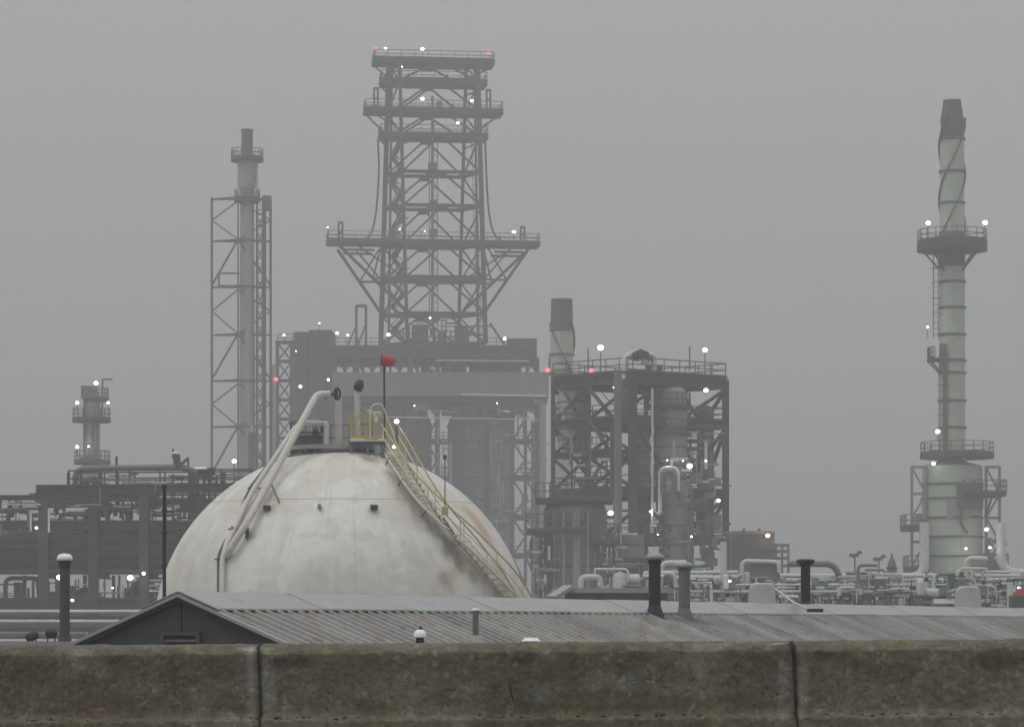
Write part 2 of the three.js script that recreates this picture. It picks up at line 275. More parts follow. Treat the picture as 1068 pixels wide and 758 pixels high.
  { const m = new MB(), q = rng(66); for (let k = 0; k < 100; k++) { const c = [270, 540, 905, 1000, 60, 690, 330, 620][k % 8] + (q() - 0.5) * 90, px = c, w = 0.006 + q() * 0.022; const y = top(px) - 0.522 + (q() - 0.5) * 0.012, z = 0.07 + q() * 0.06; const g = new THREE.IcosahedronGeometry(1, 0); g.scale(w, 0.004 + q() * 0.006, 0.012); g.translate((px - HX) * s, y - (z - 0.07) * 0.25, z); m.p.push(g); } const o = m.build('moss', std('moss', 0.05, 0.046, 0.027, 0.95), S.g); o.userData.kind = 'stuff'; }
}

// ---------------------------------------------------------------- warehouse with the corrugated roof
const SH = (() => {
  const d0 = 38, phi = Math.atan(1316 / F), X0 = (192 - HX) * d0 / F, ridge = EYE + 32 * d0 / F, tp = 0.4, half = 8.2, L = 56;
  const at = (px, u = 0) => { const c = Math.cos(phi), s = Math.sin(phi), t = (px - HX) / F, dz = d0 - u * s; const r = (t * dz - (X0 + u * c)) / (s - t * c); return { r, x: X0 + u * c + r * s, y: ridge - tp * Math.abs(u), z: -(dz + r * c), d: dz + r * c }; };
  return { d0, phi, X0, ridge, tp, half, L, at };
})();
{
  const { d0, phi, X0, ridge, tp, half, L } = SH, W = new THREE.Group(); W.name = 'warehouse'; W.position.set(X0, 0, -d0); W.rotation.y = -phi; scene.add(W);
  tag(W, 'warehouse with dark gable end and corrugated grey metal roof behind the parapet', 'warehouse');
  const rt = tex(1024, 1024, (u, v) => {               // 3 m tile of worn galvanised sheet
    const n = fbm(u, v, 5, 5, 6, 201), st = fbm(u, v, 4, 60, 4, 205), g = fbm(u, v, 120, 120, 2, 209);
    let c = mix3([0.2, 0.19, 0.172], [0.36, 0.35, 0.325], n); c = mul3(c, 0.75 + 0.3 * st + 0.2 * g);
    return mix3(c, [0.17, 0.13, 0.095], sstep(0.6, 0.78, fbm(u, v, 6, 12, 5, 212)) * 0.5);
  });
  const roofMat = new THREE.MeshPhysicalMaterial({ map: rt, roughness: 0.36, metalness: 0.55, clearcoat: 1, clearcoatRoughness: 0.07 }); roofMat.name = 'wet_corrugated_sheet'; const roofMats = [1, 0.86, 1.14, 0.93, 1.07, 0.82].map((k, i) => { const m = roofMat.clone(); m.color.setRGB(k, k, k * 0.995); m.name = 'wet_corrugated_sheet_' + i; return m; });
  const capMat = new THREE.MeshPhysicalMaterial({ map: weatherTex, roughness: 0.5, metalness: 0.1, clearcoat: 0.5, clearcoatRoughness: 0.25 }); capMat.color.setRGB(0.28, 0.285, 0.275); capMat.name = 'ridge_flashing';
  const wallMat = std('gable_cladding', 0.05, 0.055, 0.058, 0.75, 0, { map: weatherTex }), trimMat = std('rake_trim', 0.045, 0.047, 0.047, 0.6), louvreMat = std('louvre', 0.055, 0.06, 0.063, 0.6);
  const sl = Math.hypot(1, tp), ang = Math.atan(tp), pitch = 0.305, sw = pitch * 3, nS = Math.ceil(L / sw);
  // one roof sheet: three trapezoid ribs; local x down the slope, z along the ridge (0..sw)
  const rib = [[0, 0], [0.03, 0], [0.046, 0.062], [0.082, 0.062], [0.098, 0], [0.16, 0], [0.17, 0.01], [0.195, 0.01], [0.205, 0], [0.305, 0]];
  const sheetGeo = (len, v) => {
    const zs = []; for (let k = 0; k < 3; k++) rib.forEach(([z, h], i) => { if (i < rib.length - 1 || k === 2) zs.push([z + k * pitch, h]); });
    const nx = 6, pos = [], uv = [], idx = [], R = rng(500 + v);
    for (let i = 0; i <= nx; i++) for (const [z, h] of zs) { const x = len * i / nx; pos.push(x, h + (i && i < nx ? (R() - 0.5) * 0.003 : 0), -z); uv.push(z / 3 + v * 0.271, x / 3 + v * 0.613); }
    const m = zs.length; for (let i = 0; i < nx; i++) for (let j = 0; j < m - 1; j++) { const p = i * m + j, q = p + m; idx.push(p, q, p + 1, q, q + 1, p + 1); }
    const g = new THREE.BufferGeometry(); g.setAttribute('position', new THREE.Float32BufferAttribute(pos, 3)); g.setAttribute('uv', new THREE.Float32BufferAttribute(uv, 2)); g.setIndex(idx);
    const f = g.toNonIndexed(); f.computeVertexNormals(); return f;
  };
  const roof = new THREE.Group(); roof.name = 'roof'; W.add(roof);
  const variants = [0, 1, 2, 3, 4].map(v => sheetGeo((half + 0.25) * sl, v)), R = rng(3);
  for (const side of [1, -1]) for (let k = 0; k < nS; k++) {
    const o = mesh('roof_sheet', variants[Math.floor(R() * 5)], roofMats[Math.floor(R() * 6)], roof); o.position.set(side * 0.02, ridge - 0.06 + (k % 2) * 0.003, 0.12 - k * sw - (side < 0 ? sw : 0));
    o.rotation.set(0, side < 0 ? Math.PI : 0, 0); o.rotateZ(-ang);
  }
  // ridge flashing in lengths of 3 m, both slopes, with a small lap
  const capW = 0.56, capGeo = (() => { const s = new THREE.Shape(); const t = 0.012; s.moveTo(-capW, -capW * tp + 0.028); s.lineTo(-0.04, -0.016 + 0.03); s.lineTo(0, 0.02); s.lineTo(0.04, 0.014); s.lineTo(capW, -capW * tp + 0.028); s.lineTo(capW + 0.006, -capW * tp + 0.006); s.lineTo(capW, -capW * tp + 0.006); s.lineTo(capW - 0.006, -capW * tp + 0.014); s.lineTo(0, 0.006); s.lineTo(-capW, -capW * tp + 0.014); s.closePath(); const g = new THREE.ExtrudeGeometry(s, { depth: 3.03, bevelEnabled: false }); const uv = g.attributes.uv; for (let i = 0; i < uv.count; i++) uv.setXY(i, uv.getX(i) / 4, uv.getY(i) / 4); return g; })();
  for (let k = 0; k < Math.ceil(L / 3); k++) { const o = mesh('ridge_cap', capGeo, capMat, roof); o.position.set(0, ridge - 0.005 + (k % 2) * 0.006, 0.14 - (k + 1) * 3); }
  for (const side of [1, -1]) { // rake boards along the gable
    const o = mesh('rake_trim', boxM((half + 0.3) * sl, 0.05, 0.04), wallMat, roof); o.position.set(side * (half + 0.3) / 2, ridge - 0.085 - tp * (half + 0.3) / 2, 0.12); o.rotation.z = -side * ang;
    const e = mesh('rake_edge', boxM((half + 0.3) * sl, 0.04, 0.12), M.cap, roof); e.position.set(side * (half + 0.3) / 2, ridge - 0.035 - tp * (half + 0.3) / 2, 0.135); e.rotation.z = -side * ang;
  }
  // gable cladding sheets, each cut to the slope
  const gable = new THREE.Group(); gable.name = 'gable_wall'; W.add(gable);
  const pw = 0.82, n = Math.round(half * 2 / pw);
  for (let k = 0; k < n; k++) {
    const a = -half + k * pw + 0.006, b = a + pw - 0.012, y = x => ridge - 0.09 - tp * Math.abs(x), s = new THREE.Shape(); s.moveTo(a, 0.05); s.lineTo(b, 0.05); s.lineTo(b, y(b)); if (a < 0 && b > 0) s.lineTo(0, y(0)); s.lineTo(a, y(a)); s.closePath();
    const g = new THREE.ExtrudeGeometry(s, { depth: 0.04, bevelEnabled: false }), uv = g.attributes.uv; for (let i = 0; i < uv.count; i++) uv.setXY(i, uv.getX(i) / 5, uv.getY(i) / 5);
    const o = mesh('cladding_sheet', g, wallMat, gable); o.position.z = 0.03 + (k % 2) * 0.012;
  }
  // louvred vent in the gable
  const lv = new THREE.Group(); lv.name = 'louvre_vent'; gable.add(lv); lv.position.set(0.0, ridge - 0.72, 0.1);
  for (const [x, y, w, h] of [[0, 0.2, 0.56, 0.05], [0, -0.5, 0.56, 0.05], [-0.26, -0.15, 0.05, 0.65], [0.26, -0.15, 0.05, 0.65]]) block(lv, 'frame', x, y, 0, w, h, 0.05, louvreMat);
  for (let k = 0; k < 6; k++) { const o = block(lv, 'slat', 0, 0.12 - k * 0.11, 0, 0.46, 0.015, 0.09, louvreMat); o.rotation.x = 0.7; }
  slab(W, 'side_wall', half - 0.06, (ridge - tp * half) / 2 - 0.06, -L / 2, 0.1, ridge - tp * half - 0.1, L - 0.2, wallMat);
  slab(W, 'side_wall', -half + 0.06, (ridge - tp * half) / 2 - 0.06, -L / 2, 0.1, ridge - tp * half - 0.1, L - 0.2, wallMat);
}
//==OBJECTS
// ---------------------------------------------------------------- things on the warehouse roof
function roofThing(name, label, category, px, u, group) {   // stands on the roof, u metres down the near slope from the ridge, seen at column px
  const p = SH.at(px, u), g = new THREE.Group(); g.name = numbered(name); g.position.set(p.x, p.y, p.z); scene.add(g); tag(g, label, category, group); return { g, k: p.d / F, p };
}
function ventPipe(label, px, u, pyTop, wpx, mat, capMat, capW = 1.55, flat = false) {
  const { g, k, p } = roofThing('roof_vent_pipe', label, 'vent pipe', px, u, 'vent pipes on the warehouse ridge'), r = wpx * k / 2, h = EYE + (HY - pyTop) * k - p.y;
  lathe(g, 'flashing', [[r * 1.75, -0.12], [r * 1.6, 0.0], [r * 1.2, 0.1], [r * 1.02, 0.16], [r * 1.0, 0.17]], mat, 0, 0, 0, 24);
  lathe(g, 'pipe', [[r, -0.1], [r, h * 0.9], [r * 0.8, h * 0.9]], mat, 0, 0, 0, 24);
  lathe(g, 'collar', flat ? [[r, h * 0.86], [r * 1.25, h * 0.88], [r * 1.25, h * 0.91], [r, h * 0.91]] : [[r * 1.02, h * 0.83], [r * 1.18, h * 0.845], [r * 1.18, h * 0.875], [r * 1.02, h * 0.89]], mat, 0, 0, 0, 24);
  lathe(g, 'cap', flat ? [[r * 0.7, h * 0.9], [r * capW, h * 0.92], [r * capW, h * 0.985], [r * 1.1, h], [0, h * 1.005]] : [[r * 0.8, h * 0.885], [r * capW, h * 0.9], [r * (capW + 0.05), h * 0.93], [r * capW, h * 0.965], [r, h * 0.99], [0, h]], capMat, 0, 0, 0, 24);
  return { g, r, h };
}
ventPipe('tall dark vent pipe with pale snow-dusted cap on the ridge, left of two', 683, 0.62, 577, 12.5, M.darkSteel, M.cap);
ventPipe('grey vent pipe beside the taller dark one on the roof ridge', 714, 0.72, 586, 12, M.pipeMid, M.cap);
{ const v = ventPipe('black vent pipe with wide flat square cap at the ridge', 840.5, -0.2, 583, 10, M.black, M.darkSteel, 1.9, true);
  for (const [a, b] of [[-1, 1], [1, 1]]) bar(v.g, 'bracket', V3(a * v.r, v.h * 0.87, 0), V3(a * v.r * 1.7, v.h * 0.93, 0), 0.02, 0.02, M.darkSteel, BOX); }
{ // thin post and small cowls on the near slope
  const a = roofThing('roof_post', 'thin grey pipe post on the corrugated slope', 'vent pipe', 496, 1.55); rod(a.g, 'post', V3(0, -0.1, 0), V3(0, 0.42, 0), 0.085, M.pipeMid); lathe(a.g, 'cap', [[0.05, 0.41], [0.055, 0.42], [0.05, 0.44], [0, 0.445]], M.snow, 0, 0, 0, 12); lathe(a.g, 'flashing', [[0.12, -0.06], [0.07, 0.02], [0.045, 0.06]], M.cap, 0, 0, 0, 12);
  const b = roofThing('roof_cowl', 'small round white-topped cowl on the corrugated slope', 'roof vent', 438, 1.7); rod(b.g, 'neck', V3(0, -0.1, 0), V3(0, 0.14, 0), 0.11, M.darkSteel); lathe(b.g, 'hood', [[0.085, 0.1], [0.09, 0.12], [0.082, 0.165], [0.05, 0.2], [0, 0.21]], M.snow, 0, 0, 0, 18); rod(b.g, 'knob', V3(0, 0.2, 0), V3(0.01, 0.25, 0), 0.04, M.darkSteel);
  const c = roofThing('roof_cowl', 'low square capped vent at the parapet edge of the roof', 'roof vent', 554, 1.98); slab(c.g, 'base', 0, 0.05, 0, 0.17, 0.2, 0.17, M.pipeMid); const q = mesh('lid', new THREE.CylinderGeometry(0.1, 0.15, 0.05, 4), M.snow, c.g); q.rotation.y = Math.PI / 4 - SH.phi; q.position.y = 0.17;
}
const HOODP = std('hood_paint', 0.48, 0.485, 0.46, 0.6, 0, { map: weatherTex });
function boxVent(label, px, pyTop, wpx) {  // rounded box-shaped exhaust hood astride the ridge
  const { g, k, p } = roofThing('ridge_exhaust_hood', label, 'roof vent', px, -0.35, 'pale exhaust hoods on the ridge'), w = wpx * k, h = EYE + (HY - pyTop) * k - p.y;
  const s = new THREE.Shape(); s.moveTo(-w / 2, 0); s.lineTo(-w * 0.44, h * 0.75); s.quadraticCurveTo(-w * 0.42, h, -w * 0.25, h); s.lineTo(w * 0.25, h); s.quadraticCurveTo(w * 0.42, h, w * 0.44, h * 0.75); s.lineTo(w / 2, 0); s.closePath();
  const e = new THREE.ExtrudeGeometry(s, { depth: w * 0.7, bevelEnabled: true, bevelSize: 0.04, bevelThickness: 0.05, bevelSegments: 3, curveSegments: 8 }); e.translate(0, 0, -w * 0.35); const uv = e.attributes.uv; for (let i = 0; i < uv.count; i++) uv.setXY(i, uv.getX(i) / 4, uv.getY(i) / 4);
  mesh('hood', e, HOODP, g); slab(g, 'curb', 0, -0.12, 0, w * 1.15, 0.34, w * 0.95, HOODP); slab(g, 'drip_edge', 0, 0.06, 0, w * 1.2, 0.03, w * 1.0, M.pipe);
}
boxVent('pale rounded exhaust hood on the ridge left of the black vent pipe', 795, 610, 25);
boxVent('pale rounded exhaust hood on the ridge below the right chimney', 1010, 613, 24);
{ const c = roofThing('conduit', 'thin pale conduit bent over the ridge beside the left exhaust hood', 'conduit', 812, 0); pipe(c.g, 'run', [V3(-0.4, 0.42, -0.3), V3(-0.12, 0.36, -0.1), V3(0.3, 0.02, 0.2), V3(0.62, -0.13, 0.42)], 0.05, M.pipe); block(c.g, 'junction_box', 0.7, -0.13, 0.45, 0.32, 0.07, 0.12, M.darkSteel); }

// ---------------------------------------------------------------- left foreground roof, its vents, the black pole
{
  const S = site('low_flat_roof_building', 'low flat-roofed building with pale roof edge at the far left behind the parapet', 'building', 40, 62), h = EYE - 18.5 * S.s;
  slab(S.g, 'wall', -3, (h - 0.3) / 2, -4, 10, h - 0.3, 8, M.panel); slab(S.g, 'roof_edge', -3, h - 0.15, -4, 10.2, 0.3, 8.2, M.cap);
  const v = site('vent_stack', 'grey vent stack with white mushroom cap at the left, on the low flat roof', 'vent stack', 67, 61), r = 5.4 * v.s, top = v.V(67, 577).y, y0 = h - 0.001;
  v.g.position.y = y0; const H = top - y0;
  lathe(v.g, 'pipe', [[r * 1.3, 0], [r * 1.3, 0.08], [r, 0.1], [r, H - 0.24]], M.pipeDark, 0, 0, 0, 20);
  lathe(v.g, 'cowl', [[r, H - 0.3], [r * 1.15, H - 0.27], [r * 1.2, H - 0.2], [r * 1.45, H - 0.15]], M.darkSteel, 0, 0, 0, 20);
  lathe(v.g, 'cap', [[r * 1.2, H - 0.16], [r * 1.55, H - 0.13], [r * 1.5, H - 0.08], [r * 1.1, H - 0.02], [0, H]], M.snow, 0, 0, 0, 20);
  for (const [px, py, w, l] of [[33, 664, 15, 'small dark tilted roof fan at the far left above the parapet'], [53, 661, 13, 'small dark round roof fan next to the vent stack']]) {
    const a = site('roof_fan', l, 'roof fan', px, 60.5), k = a.s; a.g.position.y = y0; const yy = a.V(px, py).y - y0;
    const b = lathe(a.g, 'drum', [[0, -0.09], [w * k * 0.42, -0.06], [w * k * 0.5, 0.02], [w * k * 0.42, 0.08], [w * k * 0.1, 0.1], [0, 0.1]], M.darkSteel, 0, yy, 0, 16); b.rotation.z = px < 40 ? 0.25 : 0;
    for (const x of [-0.3, 0.3]) rod(a.g, 'leg', V3(x * w * k, 0, 0), V3(x * w * k * 0.8, yy, 0), 0.03, M.darkSteel);
  }
  const p = site('pole', 'slender black pole standing beside the left edge of the white tank', 'pole', 171, 68); rod(p.g, 'shaft', p.G(171), p.V(171, 509), 0.085, M.black);
  lathe(p.g, 'finial', [[0.043, 0], [0.055, 0.02], [0.055, 0.08], [0, 0.1]], M.black, 0, p.V(171, 509).y, 0, 12); for (const y of [534, 558, 592]) lathe(p.g, 'collar', [[0.043, 0], [0.062, 0.02], [0.062, 0.08], [0.043, 0.1]], M.black, 0, p.V(171, y).y, 0, 12);
}

// ---------------------------------------------------------------- spherical tank
{
  const d = 115, S = site('spherical_tank', 'big white spherical storage tank streaked with grime, with stairs up its side', 'storage tank', 357, d), s = S.s, R = 197 * s * 0.998, cy = EYE + (HY - 666) * s, C = V3(0, cy, 0), g = S.g;
  const O = V3(-g.position.x, EYE, d);
  const hit = (px, py, off = 0) => {           // point of the shell, off metres outside it, seen at a photo pixel
    const D = V3((px - HX) / F, (HY - py) / F, -1).normalize(), oc = O.clone().sub(C), b = oc.dot(D), r = R + off, q = b * b - oc.lengthSq() + r * r;
    return O.clone().addScaledVector(D, -b - Math.sqrt(Math.max(0, q)));
  };
  const stairPx = [[406, 464], [417, 482], [430, 503], [444, 523], [459, 541], [476, 559], [495, 578], [514, 599], [532, 620], [549, 648]];
  const stairPts = stairPx.map(([x, y]) => hit(x, y, 0.4));
  const ang = p => { const q = p.clone().sub(C).normalize(); return [Math.atan2(q.z, q.x), Math.asin(q.y)]; };
  // grime map in azimuth (u) and elevation (v): drips from the crown, soot below the stair, rust runs on the right
  const stairA = stairPx.map(([x, y]) => ang(hit(x, y)));
  const rusts = [[[484, 528], 50, 15, 0.95], [[496, 540], 44, 12, 0.6], [[516, 582], 40, 16, 0.9], [[468, 590], 26, 8, 0.5], [[440, 500], 20, 10, 0.4]].map(([p, l, w, k]) => [...ang(hit(...p)), l, w, k]);
  const marks = [[392, 533, 6, 0.6], [250, 497, 7, 0.35], [282, 532, 7, 0.45], [262, 560, 5, 0.4], [426, 518, 13, 0.6], [440, 540, 12, 0.5], [468, 573, 11, 0.85], [478, 585, 10, 0.8], [464, 604, 9, 0.65], [494, 602, 7, 0.55], [414, 500, 10, 0.45], [452, 552, 9, 0.6], [385, 478, 10, 0.75], [370, 473, 8, 0.35], [335, 600, 7, 0.15], [420, 566, 4, 0.3]].map(([x, y, r, k]) => [...ang(hit(x, y)), r * s / R, k]);
  const SGN = (() => { const [a0, e0] = stairA[4], [a1, e1] = stairA[5], [a, e] = ang(hit(stairPx[4][0] - 20, stairPx[4][1] + 10)); return Math.sign((a - a0) * (e1 - e0) - (e - e0) * (a1 - a0)); })();
  const map = tex(2048, 1024, (u, v) => {
    const az = (u - 0.5) * 2 * Math.PI, el = (v - 0.5) * Math.PI, ce = Math.max(0.15, Math.cos(el));
    // u,v noise repeats round the tank; streaks run down the meridians
    const n = fbm(u, v, 24, 12, 6, 301), f = fbm(u, v, 200, 100, 3, 305), st = fbm(u, v, 260, 5, 4, 309), st2 = fbm(u, v, 90, 4, 4, 315), sp = fbm(u, v, 60, 40, 4, 319);
    let c = mix3([0.6, 0.58, 0.52], [0.715, 0.7, 0.655], sstep(0.32, 0.68, n));
    c = mul3(c, 0.86 + 0.2 * f + 0.07 * (st - 0.5) * 2 * 0.6);
    c = mix3(c, [0.36, 0.34, 0.29], sstep(0.6, 0.8, st2) * sstep(0.45, 0.65, n) * 0.4);
    c = mix3(c, [0.5, 0.47, 0.39], sstep(0.54, 0.72, sp) * 0.45);
    // soot that has run off the stair
    let ds = 9, sg0 = 1; for (let i = 1; i < stairA.length; i++) { const [a0, e0] = stairA[i - 1], [a1, e1] = stairA[i]; const t = clamp(((az - a0) * (a1 - a0) + (el - e0) * (e1 - e0)) / ((a1 - a0) ** 2 + (e1 - e0) ** 2)); const da = az - (a0 + (a1 - a0) * t), de = el - (e0 + (e1 - e0) * t); const w = Math.hypot(da * ce, de) ; if (w < ds) { ds = w; sg0 = (az - a0) * (e1 - e0) - (el - e0) * (a1 - a0); } }
    const soot = (sg0 * SGN > 0 ? 1 : 0.12) * sstep(0.17, 0.0, ds + 0.13 * (fbm(u, v, 120, 40, 4, 330) - 0.5) * 2);
    c = mix3(c, [0.27, 0.25, 0.2], soot * (0.2 + 0.6 * sstep(0.4, 0.7, fbm(u, v, 140, 24, 4, 333))));
    for (const [a, e, r, k] of marks) { const w = Math.hypot((az - a) * ce, (el - e) * 0.75) / r + 1.1 * (fbm(u, v, 160, 80, 3, 340) - 0.5); if (w < 1.6) c = mix3(c, [0.2, 0.185, 0.15], k * sstep(1.5, 0.1, w)); }
    for (const [a, e, l, w, k] of rusts) { const x = Math.abs((az - a) * ce * R / s + 6 * (fbm(u, v, 60, 60, 3, 350) - 0.5)) / w, y = (e - el) * R / s / l; if (y > -0.1 && y < 1.4 && x < 1.3) c = mix3(c, [0.47, 0.31, 0.2], k * 0.8 * sstep(1.2, 0.1, x) * sstep(-0.1, 0.08, y) * sstep(1.4, 0.5, y)); }
    return c;
  });
  const bmp = tex(1024, 512, (u, v) => 0.5 + (fbm(u, v, 20, 10, 4, 360) - 0.5) * 0.7, false);
  const paint = std('tank_paint', 1, 1, 1, 0.55, 0, { map, bumpMap: bmp, bumpScale: 0.03 });
  const sg = new THREE.SphereGeometry(R, 128, 80); // own azimuth uv: u from -pi..pi about +x
  { const p = sg.attributes.position, uv = sg.attributes.uv; for (let i = 0; i < p.count; i++) { const iu = i % 129, iv = Math.floor(i / 129); const phi = iu / 128 * 2 * Math.PI, th = iv / 80 * Math.PI; p.setXYZ(i, R * Math.sin(th) * Math.cos(phi - Math.PI), R * Math.cos(th), R * Math.sin(th) * Math.sin(phi - Math.PI)); uv.setXY(i, iu / 128, 1 - iv / 80); }
    const ix = sg.index.array; for (let i = 0; i < ix.length; i += 3) { const t = ix[i + 1]; ix[i + 1] = ix[i + 2]; ix[i + 2] = t; } sg.computeVertexNormals();
    const n = sg.attributes.normal; for (let i = 0; i < p.count; i++) { const q = V3(p.getX(i), p.getY(i), p.getZ(i)).normalize(); n.setXYZ(i, q.x, q.y, q.z); } }
  const shell = mesh('shell', sg, paint, g); shell.position.copy(C);
  const seamMat = std('weld_seam', 0.56, 0.545, 0.5, 0.6);
  for (const el of [0.795, 0.1, -0.55]) { const t = mesh('weld_seam', new THREE.TorusGeometry(R * Math.cos(el) + 0.002, 0.013, 5, 140), seamMat, shell); t.rotation.x = Math.PI / 2; t.position.y = R * Math.sin(el); }
  for (let k = 0; k < 12; k++) { const t = mesh('weld_seam', new THREE.TorusGeometry(R - 0.001, 0.006, 4, 48, 0.695), seamMat, shell); t.rotation.y = k * Math.PI / 6 + 0.13; t.rotation.z = 0; t.rotation.order = 'YXZ'; t.rotation.z = 0.1; }
  for (let k = 0; k < 12; k++) { const a = k * Math.PI / 6 + 0.2, r = R + 0.05; rod(g, 'support_leg', V3(Math.cos(a) * r, 0, Math.sin(a) * r), V3(Math.cos(a) * r, cy + 0.2, Math.sin(a) * r), 0.7, M.white, CYLF); }
  // crown platform
  const top = cy + R, rr = 1.65, ry = top + 0.06;
  { const p = new THREE.Group(); p.name = 'crown_platform'; g.add(p);
    const sh = new THREE.Shape(); sh.absarc(0, 0, rr, 0, Math.PI * 2); const ho = new THREE.Path(); ho.absarc(0, 0, rr - 0.9, 0, Math.PI * 2, true); sh.holes.push(ho); const e = new THREE.ExtrudeGeometry(sh, { depth: 0.05, bevelEnabled: false, curveSegments: 48 }); e.rotateX(Math.PI / 2);
    const dk = mesh('deck', e, M.galv, p); dk.position.set(-0.4, ry, 0);
    const tk = mesh('toe_plate', new THREE.CylinderGeometry(rr + 0.02, rr + 0.02, 0.16, 48, 1, true), M.galv, p); tk.material = M.cap; tk.position.set(-0.4, ry - 0.01, 0);
    for (let k = 0; k < 26; k++) { const a = k / 26 * Math.PI * 2; bar(p, 'bracket', V3(-0.4 + Math.cos(a) * rr * 0.98, ry - 0.05, Math.sin(a) * rr * 0.98), V3(-0.4 + Math.cos(a) * rr * 0.93, cy + Math.sqrt(R * R - rr * rr) - 0.05, Math.sin(a) * rr * 0.93), 0.06, 0.06, M.pipeMid, BOX); }
    const mr = mesh('ring_pipe', new THREE.TorusGeometry(rr - 0.02, 0.03, 6, 48), M.pipeMid, p); mr.rotation.x = Math.PI / 2; mr.position.set(-0.4, ry - 0.28, 0);
    const rl = railing(p, ring(-0.4, ry, 0, rr - 0.05, 16, 2.6, Math.PI * 2 - 0.3), M.greySteel, 1.0, 0.04, 0.7);
  }
  // crown nozzles: manway drum, valves and stand pipes
  const VR = (px, py, z) => S.V(px, py, z);
  { const eq = new THREE.Group(); eq.name = 'manway'; g.add(eq); const p = VR(326, 455, 0.2); lathe(eq, 'drum', [[0.4, top - 0.3], [0.4, ry + 0.4], [0.52, ry + 0.42], [0.52, ry + 0.54], [0, ry + 0.56]], M.pipeMid, p.x, 0, p.z, 24); for (let k = 0; k < 8; k++) rod(eq, 'bolt', V3(p.x + 0.46 * Math.cos(k * 0.785), ry + 0.38, p.z + 0.46 * Math.sin(k * 0.785)), V3(p.x + 0.46 * Math.cos(k * 0.785), ry + 0.6, p.z + 0.46 * Math.sin(k * 0.785)), 0.05, M.darkSteel); }
  slab(g, 'wind_screen', VR(322, 452, -0.6).x, ry + 0.36, -0.9, 1.3, 0.72, 0.04, M.greySteel);
  pipe(g, 'riser_pipe', [VR(353, 468, 0.3), VR(353, 414, 0.3)], 0.27, M.tankPipe); pipe(g, 'relief_pipe', [VR(372.5, 462, 0.1), VR(372.5, 404, 0.1)], 0.24, M.tankPipe);
  { const c = lathe(g, 'weather_flap', [[0.02, -0.2], [0.16, -0.16], [0.2, 0.05], [0.1, 0.25], [0, 0.27]], M.black, VR(374, 403, 0.1).x, VR(374, 403, 0.1).y, 0.15, 14); c.rotation.z = -0.35; }
  // main line over the shell: flange pair at the top, elbow, long straight run, drop along the shell
  const e0 = VR(344, 411, 0.9), e1 = VR(330.5, 411, 1.1), e2 = hit(259, 542, 0.42), e3 = hit(239, 574, 0.3), e4 = hit(237, 580, 0.05);
  pipe(g, 'main_pipe', [e0, e1, e2, e3, e4], 0.27, M.tankPipe, 0.45, 16);
  const f0 = VR(336, 441, 1.3), f1 = VR(311, 441, 1.5), f2 = hit(263, 512, 0.3), f3 = hit(231.5, 580, 0.22), f4 = hit(231, 620, 0.22), f5 = hit(233, 690, 0.22);
  pipe(g, 'second_pipe', [f0, f1, f2, f3, f4, f5], 0.2, M.tankPipe, 0.4, 14);
  const k0 = VR(309, 446, 1.1), k1 = hit(261, 507, 0.12), k2 = hit(227, 579, 0.08), k3 = hit(227, 620, 0.08); pipe(g, 'conduit', [k0, k1, k2, k3], 0.09, M.pipeMid, 0.2, 8);
  for (const [px, py] of [[266, 512], [246, 554], [232, 585]]) { const p = hit(px, py, 0), n = p.clone().sub(C).normalize(); bar(g, 'pipe_support', p.clone().addScaledVector(n, -0.05), p.clone().addScaledVector(n, 0.3), 0.06, 0.06, M.pipeMid, BOX); bar(g, 'pipe_clamp', p.clone().addScaledVector(n, 0.14).add(V3(-0.22, 0, 0)), p.clone().addScaledVector(n, 0.14).add(V3(0.26, 0, 0)), 0.05, 0.05, M.darkSteel, BOX); }
  pipe(g, 'brace_pipe', [hit(283, 505, 0.25), hit(291, 524, 0.02)], 0.07, M.pipeMid);
  for (const [px, py] of [[278, 529], [390, 528.5], [257.5, 556], [333, 528]]) { const p = hit(px, py, 0.1); block(g, 'lug', p.x, p.y, p.z, px === 333 || px === 257.5 ? 0.12 : 0.26, px === 257.5 ? 0.4 : 0.14, 0.25, px === 333 ? M.galv : M.darkSteel); }
  for (const [px, w] of [[339.5, 0.34], [350.5, 0.4]]) { const p = VR(px, 411, 0.85), f = mesh('flange', CYLF, M.black, g); f.rotation.z = Math.PI / 2; f.scale.set(px > 345 ? 0.44 : 0.36, w * 0.3, px > 345 ? 0.44 : 0.36); f.position.copy(p); }
  rod(g, 'valve_stem', VR(339, 411, 0.85), VR(351, 411, 0.85), 0.14, M.darkSteel);
  { const w = mesh('hand_wheel', new THREE.TorusGeometry(0.22, 0.04, 8, 18), M.black, g); w.position.copy(VR(351.5, 410.5, 0.9)); w.rotation.y = 1.1; }
  for (const [px, py] of [[329, 450], [337, 447], [340, 455]]) valve(g, VR(px, py, 0.9), 0.15, M.darkSteel);
  pipe(g, 'branch_pipe', [VR(336, 441, 1.3), VR(340, 441, 1.2), VR(340, 466, 1.2)], 0.2, M.tankPipe);
  // stair landing with yellow railing
  { const L = new THREE.Group(); L.name = 'stair_landing'; g.add(L); const y = VR(385, 460, 1).y, x0 = VR(366, 460, 1).x, x1 = VR(402, 460, 1).x;
    slab(L, 'deck', (x0 + x1) / 2, y, 1.0, x1 - x0, 0.1, 1.5, M.white);
    for (const [x, z] of [[x0 + 0.05, 0.4], [x1 - 0.1, 0.4], [x0 + 0.05, 1.65], [x1 - 0.1, 1.65], [(x0 + x1) / 2, 1.65]]) { const h = Math.sqrt(Math.max(0, R * R - x * x - z * z)) + cy; bar(L, 'post', V3(x, h - 0.1, z), V3(x, y, z), 0.09, 0.09, M.pipeMid, BOX); }
    bar(L, 'beam', V3(x0, y - 0.12, 1.7), V3(x1, y - 0.12, 1.7), 0.1, 0.14, M.pipeDark, BOX);
